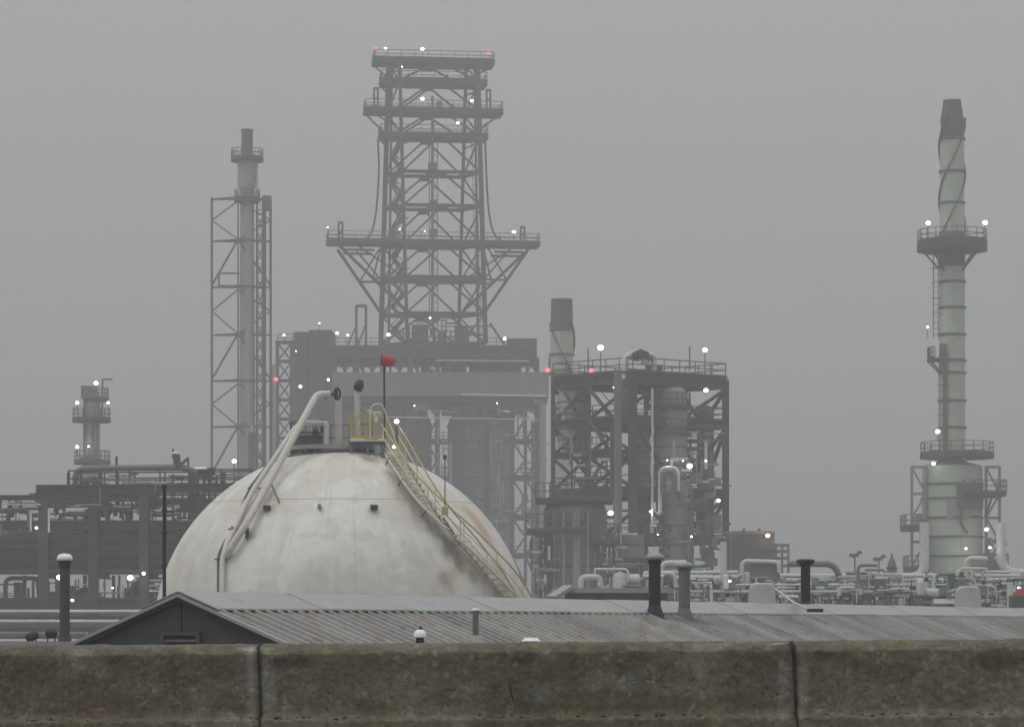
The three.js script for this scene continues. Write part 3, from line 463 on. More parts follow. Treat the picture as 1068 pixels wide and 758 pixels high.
    railing(L, [V3(x1, y, 0.3), V3(x0, y, 0.3), V3(x0, y, 1.72), V3(x0 + 0.55, y, 1.72)], M.yellow, 1.0, 0.036, 0.6);
    railing(L, [V3(x0 + 0.6, y, 1.74), V3(x1 - 0.25, y, 1.74)], M.yellow, 1.0, 0.036, 0.5);
    pipe(L, 'grab_rail', [VR(386, 459, 1.9), VR(386, 423, 1.9), VR(398, 420, 1.9), VR(416, 470, 2.0)], 0.06, M.stairPaint, 0.3); pipe(L, 'grab_rail', [VR(390, 459, 0.6), VR(390, 432, 0.6), VR(401, 432, 0.6), VR(418, 466, 1.2)], 0.06, M.yellow, 0.3);
    floodlight(L, VR(413.5, 439.5, 1.2), 0.2, 'White', 0.8, 0.2); floodlight(L, VR(411, 466, 2.3), 0.15, 'White', 0, 0.1); }
  // stair: stringers, treads, handrails
  { const ST = new THREE.Group(); ST.name = 'stair'; g.add(ST);
    const cv = new THREE.CatmullRomCurve3(stairPts), len = cv.getLength(), n = Math.round(len / 0.33), W = 0.62, inn = [], out = [], ri = [], ro = [];
    for (let i = 0; i <= n; i++) {
      const p = cv.getPointAt(i / n), t = cv.getTangentAt(i / n), sd = V3().crossVectors(t, UP).setY(0).normalize(); if (sd.x > 0) sd.negate();           // sd: towards the inner (left, front) side
      const a = p.clone().addScaledVector(sd, W / 2), b = p.clone().addScaledVector(sd, -W / 2); b.y = Math.max(b.y, 0); inn.push(a); out.push(b);
      const q = bar(ST, 'tread', a, b, 0.24, 0.05, M.stairPaint, BOX);
      ri.push(a.clone().setY(a.y + 0.8)); ro.push(b.clone().setY(b.y + 0.8));
      if (i % 5 === 2) { for (const [u, v] of [[a, ri[i]], [b, ro[i]]]) bar(ST, 'baluster', u, v, 0.045, 0.045, M.stairPaint, BOX); const nn = p.clone().sub(C).normalize(); bar(ST, 'strut', a, a.clone().addScaledVector(nn, -0.62).setY(a.y - 0.35), 0.05, 0.05, M.pipeMid, BOX); }
    }
    const lift = (P, k) => P.map(p => p.clone().setY(p.y + k));
    const tube = (nm, P, r, m) => mesh(nm, new THREE.TubeGeometry(new THREE.CatmullRomCurve3(P), P.length, r, 6), m, ST);
    tube('stringer', lift(inn, -0.1), 0.055, M.stairPaint); tube('stringer', lift(out, -0.1), 0.055, M.stairPaint);
    tube('handrail', ri, 0.033, M.yellow); tube('handrail', ro, 0.033, M.yellow); tube('mid_rail', lift(ri, -0.42), 0.022, M.stairPaint); tube('mid_rail', lift(ro, -0.42), 0.022, M.stairPaint);
    const j = hit(464, 533, 0.9); block(ST, 'junction_box', j.x, j.y, j.z, 0.24, 0.3, 0.12, M.yellow); rod(ST, 'lamp_pole', j, j.clone().setY(j.y + 1.95), 0.045, M.pipeMid); { const o = mesh('lamp_globe', LENS, M.black, ST); o.scale.set(0.15, 0.19, 0.15); o.position.copy(j).setY(j.y + 1.98); }
    pipe(ST, 'cable_conduit', [hit(462, 540, 0.5), hit(470, 552, 0.5), hit(476, 562, 0.3)], 0.1, M.pipeMid); }
  // windsock
  const W = site('windsock', 'red windsock on a thin dark pole above the tank landing', 'windsock', 401, d - 1), p0 = W.V(401, 470), p1 = W.V(400.5, 372);
  W.g.position.y = 0; rod(W.g, 'pole', V3(p0.x, W.V(401, 474).y, 0), p1, 0.075, M.darkSteel);
  { const a = W.V(399.5, 375), sock = new MB(); const pr = [[0.22, 0], [0.235, 0.08], [0.22, 0.25], [0.2, 0.38], [0.13, 0.5], [0.09, 0.52]]; const o = lathe(W.g, 'sock', pr, M.red, a.x - 0.06, a.y, 0.02, 18); o.rotation.z = -Math.PI / 2 - 0.22; const h = mesh('hoop', new THREE.TorusGeometry(0.225, 0.02, 6, 18), M.darkSteel, W.g); h.rotation.y = Math.PI / 2; h.position.set(a.x - 0.06, a.y, 0.02); }
}
// ---------------------------------------------------------------- tall open derrick on top of the coke drums
const steels = [M.steel, M.steel, M.steelB, M.steelC]; const RS = rng(42); const anySteel = () => steels[Math.floor(RS() * 4)];
{
  const d = 440, S = site('steel_derrick', 'tall open steel derrick with braced platforms rising over the drum structure', 'derrick', 451.5, d), g = S.g, s = S.s, ph = 7 * Math.PI / 180, c = Math.cos(ph), sn = Math.sin(ph);
  const Wd = 81 * s / c, dp = py => 4.6, off = py => (25 - (286 - py) * 11 / 196) * s - dp(py) * sn, yy = py => EYE + (HY - py) * s * (1 - 1.9 / d);
  const P = (a, b, py) => V3(a * c + b * sn, yy(py), -a * sn + b * c);        // a along the wide face, b towards the camera
  const corner = (i, py) => { const a = (i & 1 ? 1 : -1) * Wd / 2, b = (i & 2 ? 1 : -1) * dp(py) / 2; return P(a, b, py).add(V3((i & 2 ? 0.5 : -0.5) * off(py), 0, 0)); };
  const levels = [64, 84.5, 115, 141, 179.5, 214.5, 254, 290, 327, 358];
  for (let i = 0; i < 4; i++) for (let k = 1; k < levels.length; k++) bar(g, 'column', corner(i, levels[k - 1]), corner(i, levels[k]), i === 0 || i === 3 ? 0.72 : 0.5, 0.6, anySteel());
  for (const [i, j, t] of [[0, 2, 0.3], [3, 1, 0.26]]) for (let k = 1; k < levels.length; k++) bar(g, 'column', corner(i, levels[k - 1]).lerp(corner(j, levels[k - 1]), t), corner(i, levels[k]).lerp(corner(j, levels[k]), t), 0.36, 0.36, anySteel());
  const faces = [[2, 3], [0, 1]], sides = [[0, 2], [1, 3]];
  levels.forEach((py, k) => {
    const big = [64, 84.5, 115, 141, 254, 290].includes(py);
    for (const [i, j] of faces) bar(g, 'beam', corner(i, py), corner(j, py), 0.4, big ? 0.75 : 0.5, anySteel());
    for (const [i, j] of sides) bar(g, 'beam', corner(i, py), corner(j, py), 0.35, big ? 0.7 : 0.45, anySteel());
    if (k === 0) return;
    const up = levels[k - 1];
    for (const [i, j] of faces) { const m = corner(i, up).lerp(corner(j, up), 0.5); for (const e of [i, j]) bar(g, 'brace', m, corner(e, py), 0.27, 0.27, anySteel()); bar(g, 'gusset', m.clone().add(V3(-0.8, -0.4, 0)), m.clone().add(V3(0.8, -0.4, 0)), 0.1, 0.7, M.steelB, BOX); }
    for (const [i, j] of sides) { bar(g, 'brace', corner(k % 2 ? i : j, up), corner(k % 2 ? j : i, py), 0.2, 0.2, anySteel()); if (py > 280) bar(g, 'brace', corner(k % 2 ? j : i, up), corner(k % 2 ? i : j, py), 0.18, 0.18, anySteel()); }
  });
  for (const [py, half, br] of [[62, 64, 1], [83.5, 56.5, 1], [113.5, 73, 1], [139.5, 57.5, 1], [251, 111.5, 0]]) {
    const p = new THREE.Group(); p.name = 'platform'; g.add(p); const B = dp(py) / 2 + 0.25, A = (half * s - B * sn) / c, y = yy(py);
    const q = (a, b, dy = 0) => P(a, b, py).add(V3(0, dy, 0));
    for (const b of [B, -B]) bar(p, 'edge_beam', q(-A, b, -0.25), q(A, b, -0.25), 0.3, 0.5, M.steel);
    for (const a of [A, -A]) bar(p, 'edge_beam', q(a, -B, -0.25), q(a, B, -0.25), 0.3, 0.55, M.steel);
    const wb = Wd / 2; for (const [a0, a1] of [[-A, -wb + 0.8], [wb - 0.8, A]]) { const m = mesh('deck', boxM(Math.abs(a1 - a0), 0.16, 2 * B), M.deck, p); m.position.copy(P((a0 + a1) / 2, 0, py)); m.rotation.y = ph; }
    for (const b of [B - 0.9, -B + 0.9]) { const m = mesh('deck', boxM(2 * wb - 1.6, 0.16, 1.8), M.deck, p); m.position.copy(P(0, b, py)); m.rotation.y = ph; }
    railing(p, [q(-A, -B), q(A, -B), q(A, B), q(-A, B)], M.rail, 1.2, 0.09, 1.9, true);
    if (br) for (const a of [-1, 1]) for (const b of [-1, 1]) bar(p, 'bracket', q(a * A * 0.95, b * B * 0.9, -0.5), V3().copy(corner((a > 0 ? 1 : 0) + (b > 0 ? 2 : 0), py + Math.max(10, (half - 46) * 0.85))), 0.22, 0.22, M.steel, BOX);
  }
  // wings at the large platform: raking struts, ties and small bracing
  for (const sd of [-1, 1]) for (const b of [-1, 1]) {
    const ci = (sd > 0 ? 1 : 0) + (b > 0 ? 2 : 0), A = 98 * s / c, z = b * dp(254) / 2, tip = P(sd * A, z, 258), low = corner(ci, 325), at = corner(ci, 291), mid = tip.clone().lerp(low, 0.5);
    bar(g, 'raking_strut', tip, low, 0.42, 0.42, M.steel); bar(g, 'tie_beam', at, mid, 0.3, 0.3, M.steel); bar(g, 'brace', mid, P(sd * 55 * s / c, z, 257), 0.24, 0.24, M.steel); bar(g, 'brace', at, P(sd * 80 * s / c, z, 257), 0.24, 0.24, M.steel);
    bar(g, 'hanger_beam', P(sd * 62 * s / c, z, 262), P(sd * 92 * s / c, z, 262), 0.2, 0.35, M.steelB);
  }
  for (const [px, y0, y1, b] of [[355, 252, 232, 3], [545, 252, 237, -1], [392, 114, 92, 2], [509.5, 114, 94, -1.5]]) { const f = new THREE.Group(); f.name = 'davit_frame'; g.add(f); for (const x of [-2, 2]) bar(f, 'post', S.V(px + x, y0, b), S.V(px + x, y1, b), 0.28, 0.28, M.steel, BOX); for (const t of [0, 0.5]) bar(f, 'cross_bar', S.V(px - 2.6, y1 + t * (y0 - y1), b), S.V(px + 2.6, y1 + t * (y0 - y1), b), 0.3, 0.3, M.steel, BOX); }
  // drill stem mast with its guide frame
  { const m = new THREE.Group(); m.name = 'drill_mast'; g.add(m); rod(m, 'stem', S.V(451, 350), S.V(451, 100), 0.42, M.vessel); const f = new MB(); for (const x of [-4.2, 4.2]) { f.bar(S.V(452 + x, 345), S.V(452 + x, 145), 0.14); } for (let y = 148; y < 345; y += 7) f.bar(S.V(447.8, y), S.V(456.2, y), 0.09); f.build('guide_frame', M.galv, m);
    for (const [x, y, w, h] of [[451, 174, 9, 7], [452, 180, 17, 4], [452, 212, 7, 6], [452, 217, 15, 3], [452, 243, 9, 7], [458, 109, 6, 5], [450, 293, 10, 7], [438, 350, 17, 22], [481, 350, 14, 20], [452, 331, 14, 6], [461, 353, 10, 12]]) { const p = S.V(x, y, 0.5); slab(m, 'winch_box', p.x, p.y, p.z, w * s, h * s, 1.6, M.greySteel); } }
  // stair flights inside the left bay
  { const st = new MB(); for (let y = 150, k = 0; y < 352; y += 13, k++) { const a = corner(0, y).lerp(corner(2, y), k % 2 ? 0.4 : 0.92), b = corner(0, y + 13).lerp(corner(2, y + 13), k % 2 ? 0.92 : 0.4); st.bar(a, b, 0.8, 0.15); st.bar(a.clone().setY(a.y + 1), b.clone().setY(b.y + 1), 0.09); st.bar(a.clone().add(V3(-0.6, 0, 0)), a.clone().add(V3(0.9, 0, 0)), 0.7, 0.1); } st.build('stair_flights', M.rail, g); }
  ladder(g, corner(3, 350).add(V3(-0.9, 0, 0.4)), corner(3, 145).add(V3(-0.9, 0, 0.4)), 0.6);
  { const st = new MB(), r = rng(5); for (let k = 0; k < 46; k++) { const x = 412 + r() * 80, y = 334 + r() * 22, a = S.V(x, y, -3 + r() * 6), h = r() > 0.5; st.bar(a, a.clone().add(h ? V3(1 + r() * 3, 0, 0) : V3(0, -1 - r() * 1.6, 0)), 0.14 + r() * 0.12); } st.p.forEach((p, i) => { const t = TINT[1 + i % 2], n = p.attributes.position.count, a = new Float32Array(n * 3); for (let j = 0; j < n; j++) a.set(t, j * 3); p.setAttribute('color', new THREE.BufferAttribute(a, 3)); }); st.stuff('deck_pipework', g); }
  for (const [xs, b] of [[[394, 395, 393.5, 391, 386, 380], 2], [[506, 507, 508.5, 511, 516, 523], -2]]) mesh('hose', new THREE.TubeGeometry(new THREE.CatmullRomCurve3([145, 175, 205, 228, 245, 250.5].map((y, i) => S.V(xs[i], y, b))), 40, 0.17, 6), M.steelB, g);
  for (const [x, y, z, k, sz] of [[392, 50.5, 3, 'Red', 0.42], [509.5, 55, -1, 'Red', 0.42], [402, 50.5, 3, 'White', 0.5], [440.5, 51, 3, 'White', 0.58], [440.5, 103, 3, 'White', 0.6], [492, 105, 2, 'White', 0.5], [477.5, 128, 2, 'White', 0.5], [419, 69.5, 2, 'White', 0.25], [417, 239, 1, 'White', 0.22], [443, 241, 1, 'White', 0.22], [341.5, 237, 2, 'White', 0.22], [536, 242, 0, 'White', 0.62], [448.5, 331.5, 4, 'White', 0.34]]) floodlight(g, S.V(x, y, z), sz, k, y < 60 ? 1.6 : (y > 230 && y < 245 ? 1.4 : 0.8));
}

// ---------------------------------------------------------------- coke drum structure under the derrick
{
  const d = 442, S = site('drum_structure', 'massive grey coke drum structure beneath the derrick, behind the white tank', 'process structure', 455, d), g = S.g, s = S.s;
  const bx = (nm, x0, x1, y0, y1, z0, z1, mat, parent = g) => { const p = S.V(x0, y1, z1), q = S.V(x1, y0, z1); return slab(parent, nm, (p.x + q.x) / 2, (p.y + q.y) / 2, (z0 + z1) / 2, q.x - p.x, q.y - p.y, z1 - z0, mat); };
  // decks
  bx('top_deck', 346, 560, 361, 373, -9, 7, M.steelB); railing(g, [S.V(347, 361, 6.5), S.V(400, 361, 6.5)], M.rail, 1.2, 0.1); railing(g, [S.V(505, 361, 6.5), S.V(530, 361, 6.5)], M.rail, 1.2, 0.1);
  const cols = [346, 372, 400, 428, 456, 482, 508, 534, 560];
  for (const x of cols) for (const z of [7, -8]) bar(g, 'column', S.G(x, z), S.V(x, 373, z), 0.7, 0.7, anySteel());
  { const r = rng(8); for (let x = 350; x < 556; x += 9.5) for (const z of [6, -7]) { bar(g, 'post', S.V(x, 388, z), S.V(x, 373, z), 0.35, 0.35, anySteel()); if (r() > 0.45) { const up = r() > 0.5; bar(g, 'brace', S.V(x, up ? 388 : 373, z), S.V(x + 9.5, up ? 373 : 388, z), 0.22, 0.22, anySteel(), BOX); } }
    for (let k = 0; k < 26; k++) { const x = 430 + r() * 120, z = -5 + r() * 9, y = 388 - r() * 6; const p = S.V(x, y, z), w = 0.4 + r() * 1.4, h = 0.5 + r() * 1.2; slab(g, 'equipment_box', p.x, p.y, z, w, h, 0.8, r() > 0.5 ? M.vesselDark : M.steelB); } }
  pipe(g, 'header_pipe', [S.V(455, 376, 7.5), S.V(552, 376.5, 7.5)], 0.22, M.pipe); pipe(g, 'header_pipe', [S.V(481, 411.5, 10), S.V(570, 413, 10)], 0.3, M.pipe); pipe(g, 'header_pipe', [S.V(398, 435, 8), S.V(562, 437.5, 8)], 0.22, M.pipe);
  for (let x = 350; x < 560; x += 10) bx('stiffener', x, x + 0.8, 362.5, 371.5, 6.9, 7.15 + (x % 3) * 0.05, M.steelC); bx('flange', 346, 560, 360.6, 361.6, 6.8, 7.3, M.greySteel); bx('flange', 346, 560, 372.2, 373.4, 6.8, 7.3, M.steel);
  // enclosed gallery band, one cladding panel after another
  { const G = new THREE.Group(); G.name = 'gallery'; g.add(G); bx('frame', 346, 572, 389, 412.5, -8.7, 8.8, M.panelDark, G); for (let k = 0; k < 15; k++) bx('cladding_panel', 346 + k * 15.1 + 0.12, 346 + (k + 1) * 15.1 - 0.12, 388 + 0, 413, 8.8 - 0.02, 8.94 + (k % 3) * 0.02, M.panel, G); }
  bx('under_beam', 346, 566, 413.6, 419, -8, 8.4, M.steel);
  { const r = rng(19); for (let k = 0; k < 30; k++) { const x = 400 + r() * 150; const p = S.V(x, 420 + r() * 14, 5 + r() * 2.5); slab(g, 'equipment_box', p.x, p.y, p.z, 0.6 + r() * 3, 0.6 + r() * 1.3, 1, r() > 0.6 ? M.vesselDark : M.steelB); } }
  // drums
  for (const [px, rp, z] of [[501, 34, 1], [421, 29, 1], [366, 26, -1]]) {
    const D = new THREE.Group(); D.name = 'coke_drum'; g.add(D); const p = S.V(px, 430, z), r = rp * s, y0 = 3, y1 = S.V(px, 424, z).y;
    lathe(D, 'shell', [[r * 0.3, y0], [r, y0 + 8], [r, y1 - 2.5], [r * 0.86, y1 - 1], [r * 0.3, y1]], M.vessel, p.x, 0, z, 40);
    for (const py of [445, 461, 480, 499, 520, 545, 570]) lathe(D, 'band', [[r, -0.18], [r + 0.16, -0.15], [r + 0.16, 0.15], [r, 0.18]], py === 461 || py === 499 ? M.vesselDark : M.vessel, p.x, S.V(px, py, z).y, z, 40);
  }
  // floors between the drums with braces
  for (const py of [461, 499, 540, 580]) { for (const [x0, x1] of [[346, 398], [444, 467], [534, 562]]) { bar(g, 'beam', S.V(x0, py, 7), S.V(x1, py, 7), 0.5, 0.75, anySteel()); bar(g, 'beam', S.V(x0, py, -8), S.V(x1, py, -8), 0.5, 0.75, anySteel()); railing(g, [S.V(x0, py - 2.5, 7), S.V(x1, py - 2.5, 7)], M.rail, 1.1, 0.1); } }
  { const ys = [419, 436, 461, 480, 499, 520, 540, 560, 580, 610]; for (const [x0, x1] of [[444, 456], [534, 548], [548, 561]]) for (let k = 1; k < ys.length; k++) for (const z of [7, -8]) { bar(g, 'brace', S.V(k % 2 ? x0 : x1, ys[k - 1], z), S.V(k % 2 ? x1 : x0, ys[k], z), 0.28, 0.28, anySteel(), BOX); if (z > 0) bar(g, 'column', S.V(x0, ys[k - 1], z), S.V(x0, ys[k], z), 0.45, 0.45, anySteel()); } }
  pipe(g, 'transfer_pipe', [S.G(470, 8.5), S.V(470, 462, 8.5)], 0.5, M.vessel); pipe(g, 'transfer_pipe', [S.G(566, 8), S.V(566, 420, 8), S.V(556, 418, 8)], 1.0, M.vessel); pipe(g, 'transfer_pipe', [S.G(556, 5), S.V(556, 440, 5)], 0.6, M.vessel);
  bar(g, 'brace', S.V(536, 540, 7.6), S.V(480, 510, 7.6), 0.3, 0.3, M.steel); 
  // dark boxes at the left end
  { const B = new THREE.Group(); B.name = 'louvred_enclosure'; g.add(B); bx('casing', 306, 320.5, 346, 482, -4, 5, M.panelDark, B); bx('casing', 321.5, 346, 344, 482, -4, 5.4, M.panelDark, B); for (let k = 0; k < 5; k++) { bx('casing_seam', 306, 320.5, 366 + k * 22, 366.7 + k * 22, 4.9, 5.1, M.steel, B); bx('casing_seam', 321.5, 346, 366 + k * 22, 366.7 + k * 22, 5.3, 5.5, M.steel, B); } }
  { const ys = [357, 377, 397, 417, 437, 457, 482]; for (const x of [289, 304]) for (const z of [4, -3]) bar(g, 'column', S.G(x, z), S.V(x, 355, z), 0.5, 0.5, anySteel()); for (let k = 0; k < ys.length; k++) for (const z of [4, -3]) { bar(g, 'beam', S.V(289, ys[k], z), S.V(305, ys[k], z), 0.35, 0.5, anySteel()); if (k) { bar(g, 'brace', S.V(k % 2 ? 289 : 304, ys[k - 1], z), S.V(k % 2 ? 304 : 289, ys[k], z), 0.24, 0.24, anySteel(), BOX); bar(g, 'brace', S.V(k % 2 ? 304 : 289, ys[k - 1], z), S.V(k % 2 ? 289 : 304, ys[k], z), 0.24, 0.24, anySteel(), BOX); } } railing(g, [S.V(289, 357, 4), S.V(305, 357, 4)], M.rail, 1.2, 0.1, 1.2); }
  // goalpost, stair head
  { const f = new THREE.Group(); f.name = 'lifting_frame'; g.add(f); for (const x of [371.5, 381.5]) bar(f, 'post', S.V(x, 361, 4), S.V(x, 319, 4), 0.36, 0.36, M.steel); bar(f, 'cross_bar', S.V(370.8, 319, 4), S.V(382.3, 319, 4), 0.4, 0.4, M.steel); bar(f, 'brace', S.V(371.5, 340, 4), S.V(362, 361, 4), 0.24, 0.24, M.steel, BOX); bar(f, 'brace', S.V(381.5, 337, 4), S.V(373, 361, 4), 0.24, 0.24, M.steel, BOX); }
  { const f = new THREE.Group(); f.name = 'stair_head'; g.add(f); for (const x of [529, 537, 545, 552, 559]) for (const z of [6, 1]) bar(f, 'post', S.V(x, 361, z), S.V(x, 353.5, z), 0.22, 0.22, M.steel, BOX); for (const y of [353.5, 357, 360.5]) for (const z of [6, 1]) bar(f, 'cross_bar', S.V(528, y, z), S.V(560, y, z), 0.2, 0.2, M.steel, BOX); bx('sheet', 530, 558, 354, 360, 1.2, 1.4, M.panelDark, f); for (const b of [[511, 337, 527, 361]]) bar(f, 'brace', S.V(b[0], b[1], 3), S.V(b[2], b[3], 3), 0.3, 0.3, M.steel, BOX); }
  { const r = rng(31), m = new MB(); for (let k = 0; k < 190; k++) { const x = [347, 396, 446, 538, 480, 505][k % 6] + r() * 20, y = 424 + r() * 150, a = S.V(x, y, 7.6); m.bar(a, a.clone().add(r() > 0.5 ? V3(0.8 + r() * 1.6, 0, 0) : V3(0, -1 - r() * 3, 0)), 0.12 + r() * 0.18).tint(TINT[1 + k % 3]); } m.stuff('small_pipework', g); }
  for (const [x, y, z, sz, k] of [[296, 349.5, 4, 0.42, 'White'], [351.5, 347.5, 5, 0.5, 'White'], [362.5, 349.5, 5, 0.42, 'White'], [313, 403, 6, 0.55, 'White'], [342.5, 396, 6, 0.5, 'White'], [308.5, 366, 6, 0.22, 'White'], [405, 349, 7, 0.58, 'White'], [526.5, 353, 6, 0.58, 'White'], [333, 337, 4, 0.25, 'White'], [432, 423, 9, 0.25, 'White'], [518.5, 420.5, 9, 0.22, 'White']]) floodlight(g, S.V(x, y, z), sz, k, y < 355 ? 1.4 : 0.4);
  const p = site('beacon_pole', 'slender pale pole with a red beacon left of the drum structure', 'pole', 285, 370), q = p.V(285, 380).y; lathe(p.g, 'shaft', [[0.28, 0], [0.24, q * 0.6], [0.2, q]], M.stackGrey, 0, 0, 0, 14); floodlight(p.g, p.V(287.5, 395.5, 0.5), 0.55, 'Red', 0);
}

// ---------------------------------------------------------------- stack inside its braced lattice tower
{
  const d = 370, S = site('lattice_stack', 'pale grey chimney held in a tall square lattice tower, left of the derrick', 'chimney', 253, d), g = S.g, s = S.s;
  const Y = py => EYE + (HY - py) * s, hw = 31 * s, C = [V3(-33 * s, 0, -0.7), V3(-4 * s, 0, 1.3), V3(28.5 * s, 0, -0.7)], P = (i, py) => C[i % 3].clone().setY(Y(py));
  const levels = [207, 251, 299, 349, 397, 445, 495, 545, 595];
  for (let i = 0; i < 3; i++) bar(g, 'column', C[i].clone(), P(i, 205), i === 1 ? 0.2 : 0.3, i === 1 ? 0.2 : 0.3, M.rail, CYL);
  levels.forEach((y, k) => { for (let i = 0; i < 3; i++) { bar(g, 'beam', P(i, y), P(i + 1, y), 0.15, 0.2, M.rail, BOX); if (i < 2 && k + 1 < levels.length) { const y1 = levels[k + 1], ym = (y + y1) / 2, o = i ? i + 1 : i; if (k % 2 === 0) { bar(g, 'brace', P(o, ym), P(1, y + 4), 0.14, 0.14, M.rail, BOX); bar(g, 'brace', P(o, ym), P(1, y1), 0.14, 0.14, M.rail, BOX); } else bar(g, 'brace', P(1, y), P(o, y1 - 2), 0.18, 0.18, M.rail, BOX); } } });
  const cx = 4.5 * s;
  lathe(g, 'stack_shell', [[8.6 * s, 0], [8.3 * s, Y(400)], [7.2 * s, Y(212)], [7.2 * s, Y(197)], [10 * s, Y(194)], [10 * s, Y(170)], [9.2 * s, Y(167)], [6 * s, Y(165)]], M.stackGrey, cx, 0, 0, 28);
  lathe(g, 'stack_tip', [[6 * s, Y(166)], [6 * s, Y(137)], [6.6 * s, Y(136.5)], [6.6 * s, Y(135)], [4.5 * s, Y(135)], [4.5 * s, Y(139)], [0, Y(139)]], M.stackCap, cx, 0, 0, 24);
  ringPlatform(g, cx, Y(165), 0, 6.2 * s, 17 * s, M.deck, 0.4, 0); ringPlatform(g, cx, Y(207.5), 0, 7.4 * s, 13.5 * s, M.deck, 0.4, 0);
  ladder(g, V3(cx + 9 * s, Y(208), 0.8), V3(cx + 9 * s, Y(166), 0.8)); ladder(g, V3(cx + 14 * s, 2, 0.9), V3(cx + 14 * s, Y(209), 0.9)); pipe(g, 'riser_pipe', [V3(cx + 19 * s, 0, 0.6), V3(cx + 19 * s, Y(212), 0.6)], 0.3, M.rail);
  { const p = S.V(278, 212, 0); slab(g, 'top_box', p.x, p.y, 0, 9 * s, 15 * s, 1.4, M.greySteel); }
  { const a = S.V(228, 285, 0.5), b = S.V(250, 285, 0.5), c = S.V(250, 298, 0.5), e = S.V(228, 298, 0.5); for (const [p, q] of [[b, a], [a, e], [e, c]]) bar(g, 'davit_arm', p, q, 0.2, 0.2, M.rail, BOX); }
  { const m = new MB(); for (let y = 225; y < 560; y += 16) for (const x of [267.5, 274.5]) m.bar(S.V(x, y, 1), S.V(x === 267.5 ? 274.5 : 267.5, y + 16, 1), 0.13); for (const x of [267.5, 274.5]) m.bar(S.V(x, 212, 1), S.V(x, 600, 1), 0.2); m.build('stair_frame', M.rail, g); }
  for (const py of [251, 299, 397, 445]) lathe(g, 'band', [[8.4 * s, -0.12], [8.9 * s, -0.1], [8.9 * s, 0.1], [8.4 * s, 0.12]], M.greySteel, cx, Y(py), 0, 28);
  const v = site('knockout_drum', 'dark vertical drum at the foot of the lattice chimney', 'vessel', 262.5, 330), yv = v.V(262, 449).y; lathe(v.g, 'shell', [[4 * v.s, 0], [4 * v.s, yv - 0.3], [3.4 * v.s, yv], [0, yv]], M.vesselDark, 0, 0, 0, 24); lathe(v.g, 'cap', [[4.3 * v.s, yv - 0.9], [4.5 * v.s, yv - 0.7], [4.3 * v.s, yv - 0.5]], M.greySteel, 0, 0, 0, 24); for (const [x, w] of [[2.5, 1]]) pipe(v.g, 'vent', [V3(0, yv - 0.2, 0), V3(0, yv + 0.6, 0)], 0.25, M.pipe);
  const L = site('lamp_post', 'lit lamp post between the lattice chimney and the pipe rack', 'lamp post', 244, 300), q = L.V(244, 481); rod(L.g, 'pole', V3(0, 0, 0), q, 0.16, M.rail); floodlight(L.g, q, 0.5, 'White', 0);
}

// ---------------------------------------------------------------- small column with three platforms (far left)
{
  const d = 320, S = site('process_column', 'short grey process column with three round platforms at the far left', 'process column', 95, d), g = S.g, s = S.s, Y = py => EYE + (HY - py) * s;
  lathe(g, 'shell', [[8.8 * s, 0], [8.8 * s, Y(415)], [7.5 * s, Y(409)], [3.5 * s, Y(404.5)], [0, Y(403.5)]], M.stackGrey, 0, 0, 0, 28);
  ringPlatform(g, 0, Y(437), 0, 8.9 * s, 20 * s, M.deck, 0.35, 0); ringPlatform(g, 0.8 * s, Y(481), 0, 8.9 * s, 19 * s, M.deck, 0.35, 0); ringPlatform(g, 5 * s, Y(415.5), 0, 4 * s, 13 * s, M.deck, 0.35, 0);
  { const p = S.V(92, 409, 1.2); slab(g, 'top_box', p.x, p.y, 0.9, 15 * s, 13 * s, 1.4, M.greySteel); }
  rod(g, 'davit', S.V(106.5, 416, 1), S.V(106.5, 395.5, 1), 0.2, M.rail); rod(g, 'davit', S.V(106.5, 395.5, 1), S.V(117, 395.5, 1), 0.18, M.rail); rod(g, 'side_pipe', S.V(87.5, 480, 1), S.V(87.5, 402, 1), 0.22, M.rail); rod(g, 'side_pipe', S.V(106, 437, 1), S.V(106, 416, 1), 0.25, M.rail);
  ladder(g, V3(5 * s, Y(480), 9 * s), V3(5 * s, Y(438), 9 * s));
  lathe(g, 'band', [[8.9 * s, -0.3], [9.6 * s, -0.25], [9.6 * s, 0.25], [8.9 * s, 0.3]], M.greySteel, 0, Y(484), 0, 28); { const p = S.V(90, 480, 1.6); lathe(g, 'nozzle', [[0.7, -0.4], [0.7, 0.3], [0, 0.4]], M.darkSteel, p.x, p.y, 1.4, 16); }
  for (const [x, y, sz] of [[99.7, 399.5, 0.5], [80, 420, 0.42], [112.3, 420, 0.36], [80, 466, 0.42], [92, 465.5, 0.26]]) floodlight(g, S.V(x, y, 1.4), sz, 'White', 1.1);
}

// ---------------------------------------------------------------- round chimneys
function strake(parent, cx, cz, r, y0, y1, a0, turn, w, mat) {   // helical fin
  const n = 40, pos = [], idx = []; for (let i = 0; i <= n; i++) { const t = i / n, a = a0 + turn * t, y = y0 + (y1 - y0) * t; for (const [rr, dy] of [[r - 0.02, 0.08], [r + w, 0.08], [r + w, -0.08], [r - 0.02, -0.08]]) pos.push(cx + rr * Math.cos(a), y + dy, cz + rr * Math.sin(a)); }
  for (let i = 0; i < n; i++) for (let j = 0; j < 4; j++) { const p = i * 4 + j, q = i * 4 + (j + 1) % 4; idx.push(p, q, p + 4, q, q + 4, p + 4); }
  let g = new THREE.BufferGeometry(); g.setAttribute('position', new THREE.Float32BufferAttribute(pos, 3)); g.setAttribute('uv', new THREE.Float32BufferAttribute(new Float32Array(pos.length / 3 * 2), 2)); g.setIndex(idx); g = g.toNonIndexed(); g.computeVertexNormals(); const o = mesh('strake', g, mat, parent); o.material = mat; return o;
}
